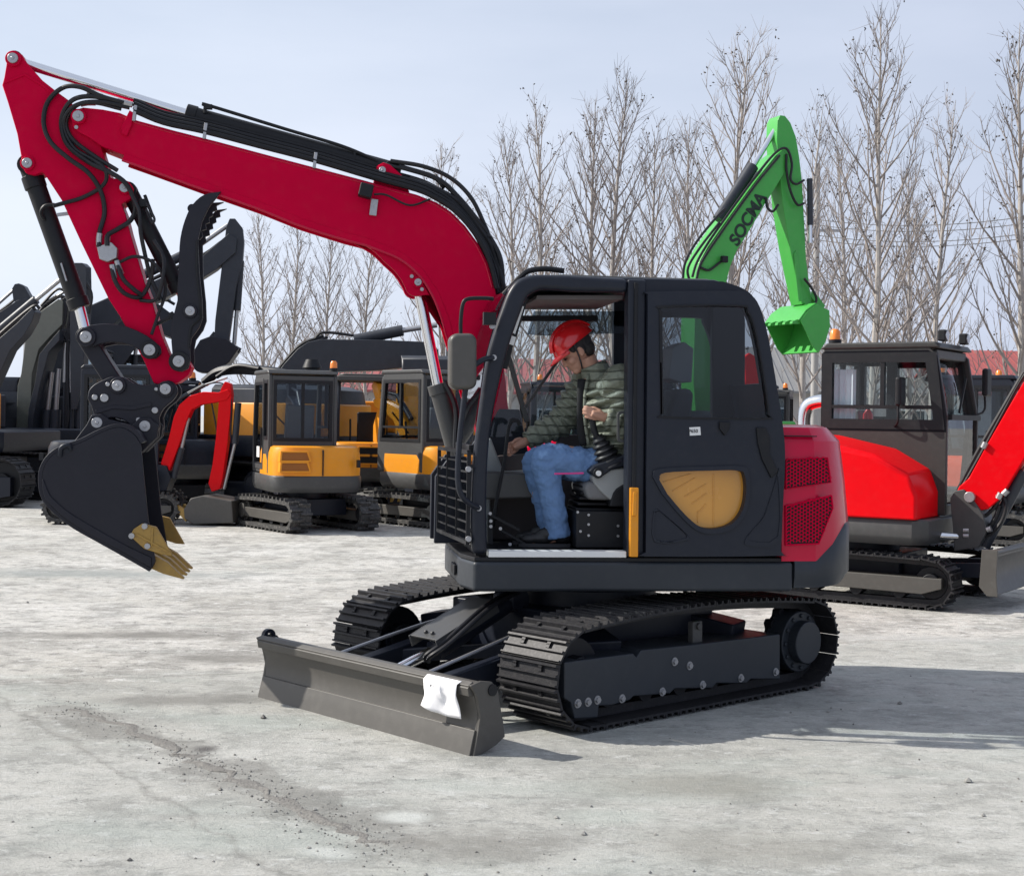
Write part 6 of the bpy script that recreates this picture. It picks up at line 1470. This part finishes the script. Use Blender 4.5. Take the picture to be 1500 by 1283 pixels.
# ================================================================== the driver
def remeshed(mb, name, mat, parent, vox, smooth=4, loc=None, folds=0, fsize=.08):
    o = mb.build(name, mat, parent, ang=180, loc=loc)
    r = o.modifiers.new('merge', 'REMESH'); r.mode = 'VOXEL'; r.voxel_size = vox; r.use_smooth_shade = True
    if smooth:
        s = o.modifiers.new('soft', 'SMOOTH'); s.iterations = smooth; s.factor = .5
    if folds:
        tx = bpy.data.textures.new('cloth_folds', 'CLOUDS'); tx.noise_scale = fsize; tx.noise_depth = 3
        d = o.modifiers.new('folds', 'DISPLACE'); d.texture = tx; d.strength = folds; d.mid_level = .5; d.texture_coords = 'LOCAL'
    return o
M['skin'] = coat('skin', (.47, .25, .175), .5, var=.08, scale=14)
M['hair'] = coat('dark_hair', (.018, .016, .017), .6, var=.3, scale=60, bump=.5, bscale=160)
M['jacket'] = coat('olive_quilted_nylon', (.19, .205, .155), .5, var=.12, scale=9, bump=.25, bscale=50)
def quilt(m, period=.055):
    nt = m.node_tree; N, L = nt.nodes, nt.links; b = N['Principled BSDF']
    tc = N.new('ShaderNodeTexCoord'); wv = N.new('ShaderNodeTexWave'); wv.wave_type = 'BANDS'; wv.bands_direction = 'Z'; wv.wave_profile = 'SIN'
    wv.inputs['Scale'].default_value = .314 / period; wv.inputs['Distortion'].default_value = 1.6; wv.inputs['Detail'].default_value = 2; wv.inputs['Detail Scale'].default_value = 1.2
    L.new(tc.outputs['Object'], wv.inputs['Vector'])
    cr = N.new('ShaderNodeMapRange'); cr.inputs[1].default_value = .0; cr.inputs[2].default_value = .14; L.new(wv.outputs['Fac'], cr.inputs[0])
    old = b.inputs['Base Color'].links[0].from_socket
    mx = N.new('ShaderNodeMix'); mx.data_type = 'RGBA'; L.new(cr.outputs[0], mx.inputs[0]); setc(mx.inputs[6], (.11, .12, .09)); L.new(old, mx.inputs[7]); L.new(mx.outputs[2], b.inputs['Base Color'])
    bp = N.new('ShaderNodeBump'); bp.inputs['Strength'].default_value = .7; bp.inputs['Distance'].default_value = .02; L.new(cr.outputs[0], bp.inputs['Height'])
    o = b.inputs['Normal'].links[0].from_node if b.inputs['Normal'].links else None
    if o: L.new(bp.outputs[0], o.inputs['Normal'])
    else: L.new(bp.outputs[0], b.inputs['Normal'])
quilt(M['jacket'])
M['denim'] = coat('blue_denim', (.125, .225, .42), .85, var=.30, scale=9, bump=.3, bscale=140)
M['shoe'] = coat('black_shoe', (.013, .013, .015), .5, var=.2)
M['helmet'] = coat('red_helmet', (.60, .008, .012), .22, var=.04, clear=.6)
M['shirt'] = coat('black_shirt', (.012, .012, .014), .85)
PX = U.p3(900, 700, .5)
fl = .94
D0 = thing('person', 'driver in red hard hat, olive quilted jacket and jeans, seated in the crimson cab', 'person', *U.world((PX.x, .5, fl)), R(187.5))
off = (-PX.x, -.5, -fl)
def q(px, py, y): return U.p3(px, py, y)
hipc, chest, neck = q(903, 678, .50), q(893, 600, .50), q(870, 548, .50)
shL, elL, wrL, hdL = q(908, 562, .685), q(934, 628, .735), q(888, 612, .715), q(869, 609, .70)
shR, elR, wrR, hdR = q(862, 566, .33), q(822, 618, .262), q(772, 646, .285), q(754, 654, .30)
hpL, knL, anL, toL = q(893, 686, .59), q(800, 672, .60), q(818, 786, .59), q(774, 797, .57)
hpR, knR, anR, toR = q(893, 686, .41), q(787, 676, .44), q(808, 786, .43), q(764, 796, .42)
hd = q(843, 514, .50)           # middle of the head
fwd = Vector((.80, 0, -.60)).normalized()      # face looks forward and down
hup = Vector((.60, 0, .80)).normalized(); hsd = Vector((0, 1, 0))
HR = Matrix((fwd, hsd, hup)).transposed()
def H(a, b, c): return hd + fwd * a + hsd * b + hup * c
def lerp_path(pts, n):
    P = catmull(pts, n); return P
def taper(pts, rad, n=6):
    P = catmull(pts, n); k = len(rad) - 1; out = []
    for i in range(len(P)):
        t = i / (len(P) - 1) * k; j = min(int(t), k - 1); f = t - j
        a, b = rad[j], rad[j + 1]
        if isinstance(a, tuple): out.append((a[0] + (b[0] - a[0]) * f, a[1] + (b[1] - a[1]) * f))
        else: out.append(a + (b - a) * f)
    return P, out
# ---- body: one continuous surface (head, neck, trunk, limbs, hands)
b = MB()
b.ell(H(-.012, 0, .03), .098, .078, .105, 20, 14, rot=HR)
b.ell(H(.035, 0, -.045), .060, .056, .072, 16, 12, rot=HR)
b.ell(H(.060, 0, -.098), .030, .034, .024, 12, 8, rot=HR)
b.ell(H(.088, 0, -.018), .020, .014, .026, 10, 8, rot=HR); b.ell(H(.102, 0, -.034), .015, .014, .012, 10, 8, rot=HR)
b.ell(H(.078, 0, .018), .022, .052, .014, 12, 8, rot=HR)
b.ell(H(.080, 0, -.066), .016, .026, .009, 10, 6, rot=HR); b.ell(H(.077, 0, -.080), .015, .022, .009, 10, 6, rot=HR)
for s in (1, -1):
    b.ell(H(.055, s * .045, -.03), .03, .022, .028, 10, 8, rot=HR)
    b.ell(H(-.012, s * .080, -.012), .022, .012, .034, 10, 8, rot=HR); b.ell(H(-.004, s * .083, -.034), .011, .010, .012, 8, 6, rot=HR)
P, r = taper([H(-.03, 0, -.07), (H(-.03, 0, -.07) + neck) / 2, neck, chest], [.058, .055, .062, .10]); b.sweep(P, r, 14)
P, r = taper([hipc, (hipc + chest) / 2, chest, neck], [(.12, .15), (.11, .14), (.11, .16), (.06, .09)]); b.sweep(P, r, 18)
for (sh, el, wr) in ((shL, elL, wrL), (shR, elR, wrR)):
    P, r = taper([chest.lerp(sh, .6), sh, el, wr], [.06, .055, .042, .028]); b.sweep(P, r, 12)
for (hp, kn, an, to) in ((hpL, knL, anL, toL), (hpR, knR, anR, toR)):
    P, r = taper([hp, kn, an], [.085, .055, .038]); b.sweep(P, r, 12)
    P, r = taper([an, to], [.03, .02]); b.sweep(P, r, 10)
def hand(c, wr, grip, side, palm_n, s=1.0):
    """c knuckle centre, wr wrist; grip: direction of the held bar; fingers curl round it"""
    d = (c - wr).normalized(); g = Vector(grip).normalized(); n = Vector(palm_n).normalized()
    # palm
    b.sweep([wr, wr.lerp(c, .35), wr.lerp(c, .8), c + d * .008], [.026, (.034, .030), (.040, .026), (.040, .020)], 12)
    for k in range(4):
        o = (k - 1.5) * .0205
        L_ = (.036, .042, .039, .030)[k] * s
        p0 = c + g * o; p1 = p0 + d * L_ * .95 + n * .006; p2 = p1 + (n * .85 + d * .25) * L_ * .75; p3 = p2 + (n * .4 - d * .85) * L_ * .65
        b.sweep(catmull([c + g * o * .8 - d * .02, p0, p1, p2, p3], 4), [.0095] * 5 + [.0098] * 4 + [.0092] * 4 + [.0078] * 4, 9)
    t0 = wr.lerp(c, .4) - g * side * -.028
    t1 = t0 + d * .03 + n * .022 + g * side * .012; t2 = t1 + d * .026 + n * .016 - g * side * .006
    b.sweep(catmull([wr.lerp(c, .3), t0, t1, t2], 4), [.016] * 5 + [.0125] * 4 + [.0095] * 4, 9)
stickdir = (q(864, 600, .70) - q(870, 628, .70)).normalized()
hand(q(868, 606, .715), wrL, stickdir, 1, (.10, -1, 0))
hand(q(752, 655, .30), wrR, Vector((.35, .25, .9)), 1, (.1, .9, -.2))
body = remeshed(b, 'body', M['skin'], D0, .0052, 3, off)
# eyes and brows
e = MB()
for s in (1, -1): e.ell(H(.0865, s * .031, -.004), .008, .014, .007, 10, 8, rot=HR)
e.build('eye', M['ink'], D0, loc=off)
e = MB()
for s in (1, -1): e.sweep([H(.094, s * .014, .016), H(.095, s * .032, .020), H(.080, s * .052, .014)], .005, 6)
e.build('eyebrow', M['hair'], D0, loc=off)
# hair at the back and sides
h = MB(); h.ell(H(-.03, 0, .035), .095, .086, .10, 20, 14, rot=HR); h.ell(H(-.062, 0, -.02), .055, .070, .062, 16, 10, rot=HR)
for s in (1, -1): h.ell(H(-.02, s * .074, .012), .034, .014, .05, 10, 8, rot=HR); h.ell(H(.020, s * .072, .03), .02, .012, .03, 10, 8, rot=HR)
h.build('hair', M['hair'], D0, loc=off, ang=180)
# helmet
hm = MB(); rings = []
for i in range(9):
    p = (math.pi / 2) * i / 8; rr_, zz = math.cos(p), math.sin(p)
    rings.append([H(-.016 + .138 * rr_ * math.cos(a), .112 * rr_ * math.sin(a), .052 + .118 * zz) for a in [2 * math.pi * k / 28 for k in range(28)]])
rings = rings[:-1] + [[H(-.016 + .012 * math.cos(a), .010 * math.sin(a), .1702) for a in [2 * math.pi * k / 28 for k in range(28)]]]
rim = [H(-.016 + .146 * math.cos(a), .119 * math.sin(a), .044 - .010 * max(0, math.cos(a))) for a in [2 * math.pi * k / 28 for k in range(28)]]
hm.loft([[H(-.016 + .130 * math.cos(a), .105 * math.sin(a), .046) for a in [2 * math.pi * k / 28 for k in range(28)]], rim] + rings)
helm = hm.build('helmet', M['helmet'], D0, loc=off, ang=60)
v = MB(); V_ = []
for i in range(13):
    a = R(-62 + 124 * i / 12)
    for k, (rr_, dz) in enumerate(((.120, .046), (.160, .034), (.195, .014))):
        x_ = -.016 + (rr_ if k == 0 else .138 + (rr_ - .138) * math.cos(a * 1.35)) * math.cos(a); V_.append(H(x_, (.108 + .004 * k) * math.sin(a), dz))
v.add(V_, [(i * 3 + k, i * 3 + k + 1, (i + 1) * 3 + k + 1, (i + 1) * 3 + k) for i in range(12) for k in range(2)])
o = v.build('visor', M['helmet'], helm, ang=60); s_ = o.modifiers.new('thick', 'SOLIDIFY'); s_.thickness = .005
v = MB()
for yy in (-.034, 0, .034):
    v.sweep([H(-.016 + .139 * math.cos(t), yy, .054 + .1185 * math.sin(t) * math.sqrt(max(.1, 1 - (yy / .112) ** 2))) for t in [R(8 + 160 * k / 16) for k in range(17)]], .0075 if yy else .010, 6)
v.build('ridge', M['helmet'], helm, ang=60)
st = MB()
for s in (1, -1): st.sweep(catmull([H(.0, s * .108, .05), H(.016, s * .086, -.03), H(.030, s * .060, -.085), H(.035, s * .01, -.118)], 4), .005, 5)
st.build('chin_strap', M['ink'], helm)
# jacket: quilted tubes
def puff(P, r, per, amp, ph=0):
    s = 0; out = [];
    for i, p in enumerate(P):
        if i: s += (P[i] - P[i - 1]).length
        k = 1 + amp * (abs(math.sin(math.pi * s / per + ph)) - .55)
        rr = r[i]; out.append((rr[0] * k, rr[1] * k) if isinstance(rr, tuple) else rr * k)
    return out
j = MB()
P, r = taper([q(906, 690, .5), hipc, (hipc + chest) / 2 + Vector((-.01, 0, 0)), chest, q(884, 566, .5), q(876, 552, .5)], [(.17, .155), (.19, .175), (.20, .178), (.205, .172), (.18, .135), (.095, .095)], 16)
j.sweep(P, puff(P, r, .068, .30), 30)
for sgn, sh, el, wr in ((1, shL, elL, wrL), (-1, shR, elR, wrR)):
    P, r = taper([chest.lerp(sh, .45), sh, sh.lerp(el, .5), el, el.lerp(wr, .55), wr], [.11, .112, .104, .088, .074, .052], 14)
    j.sweep(P, puff(P, r, .058, .32), 20)
P, r = taper([q(880, 562, .5), q(873, 546, .5), q(868, 534, .5)], [(.10, .10), (.086, .088), (.082, .085)], 6); j.sweep(P, r, 20)
remeshed(j, 'jacket', M['jacket'], D0, .0055, 1, off, .010, .03)
# open front of the jacket: dark shirt strip and the two zip edges
s1 = MB(); fp = [q(853, 556, .53), q(852, 590, .56), q(852, 625, .56), q(856, 652, .55)]
s1.sweep(catmull(fp, 5), [(.016, .030)] * 16, 10); s1.build('shirt', M['shirt'], D0, loc=off, ang=180)
z = MB()
z.sweep(catmull([q(862, 548, .56), q(857, 580, .59), q(857, 615, .60), q(862, 650, .60)], 5), .010, 8)
z.build('jacket_placket', M['jacket'], D0, loc=off, ang=180)
# jeans and shoes
t = MB()
for (hp, kn, an) in ((hpL, knL, anL), (hpR, knR, anR)):
    hp2 = hp.lerp(kn, -.12)
    P, r = taper([hp2, hp.lerp(kn, .5), kn + Vector((-.02, 0, .012)), kn.lerp(an, .08) + Vector((.012, 0, 0)), kn.lerp(an, .5), an + Vector((0, 0, -.004))], [.108, .098, .080, .082, .072, .070], 10)
    rd = random.Random(3); r = [x * (1 + .035 * math.sin(i * 1.3) + rd.uniform(-.02, .02)) for i, x in enumerate(r)]
    t.sweep(P, r, 18)
t.ell(hipc + Vector((.02, 0, -.02)), .15, .17, .11)
remeshed(t, 'jeans', M['denim'], D0, .0065, 1, off, .018, .035)
for (an, to) in ((anL, toL), (anR, toR)):
    sm = MB(); d = (to - an); d.z = 0; d.normalize()
    zf = fl + .012
    a0 = Vector((an.x, an.y, 0))
    sm.ell(a0 + Vector((0, 0, zf + .055)) - d * .02, .06, .045, .05); sm.ell(a0 + Vector((0, 0, zf + .058)) + d * .05, .085, .046, .045); sm.ell(a0 + d * .10 + Vector((0, 0, zf + .035)), .09, .046, .036); sm.ell(a0 + d * .17 + Vector((0, 0, zf + .030)), .055, .044, .030)
    sm.sweep([a0 + Vector((0, 0, zf + .05)), an + Vector((0, 0, .03))], .046, 14)
    so_ = remeshed(sm, 'shoe', M['shoe'], D0, .007, 3, off)
    sl_ = MB(); sl_.prism([(p[0], p[1]) for p in [(a0 + d * u + Vector((-d.y, d.x, 0)) * w).xy[:] for u, w in ((-.07, .03), (.0, .045), (.10, .05), (.2, .042), (.235, .015), (.235, -.015), (.2, -.042), (.10, -.05), (0, -.045), (-.07, -.03))]], fl - .003, fl + .018, 'z'); sl_.build('sole', M['ink'], so_)
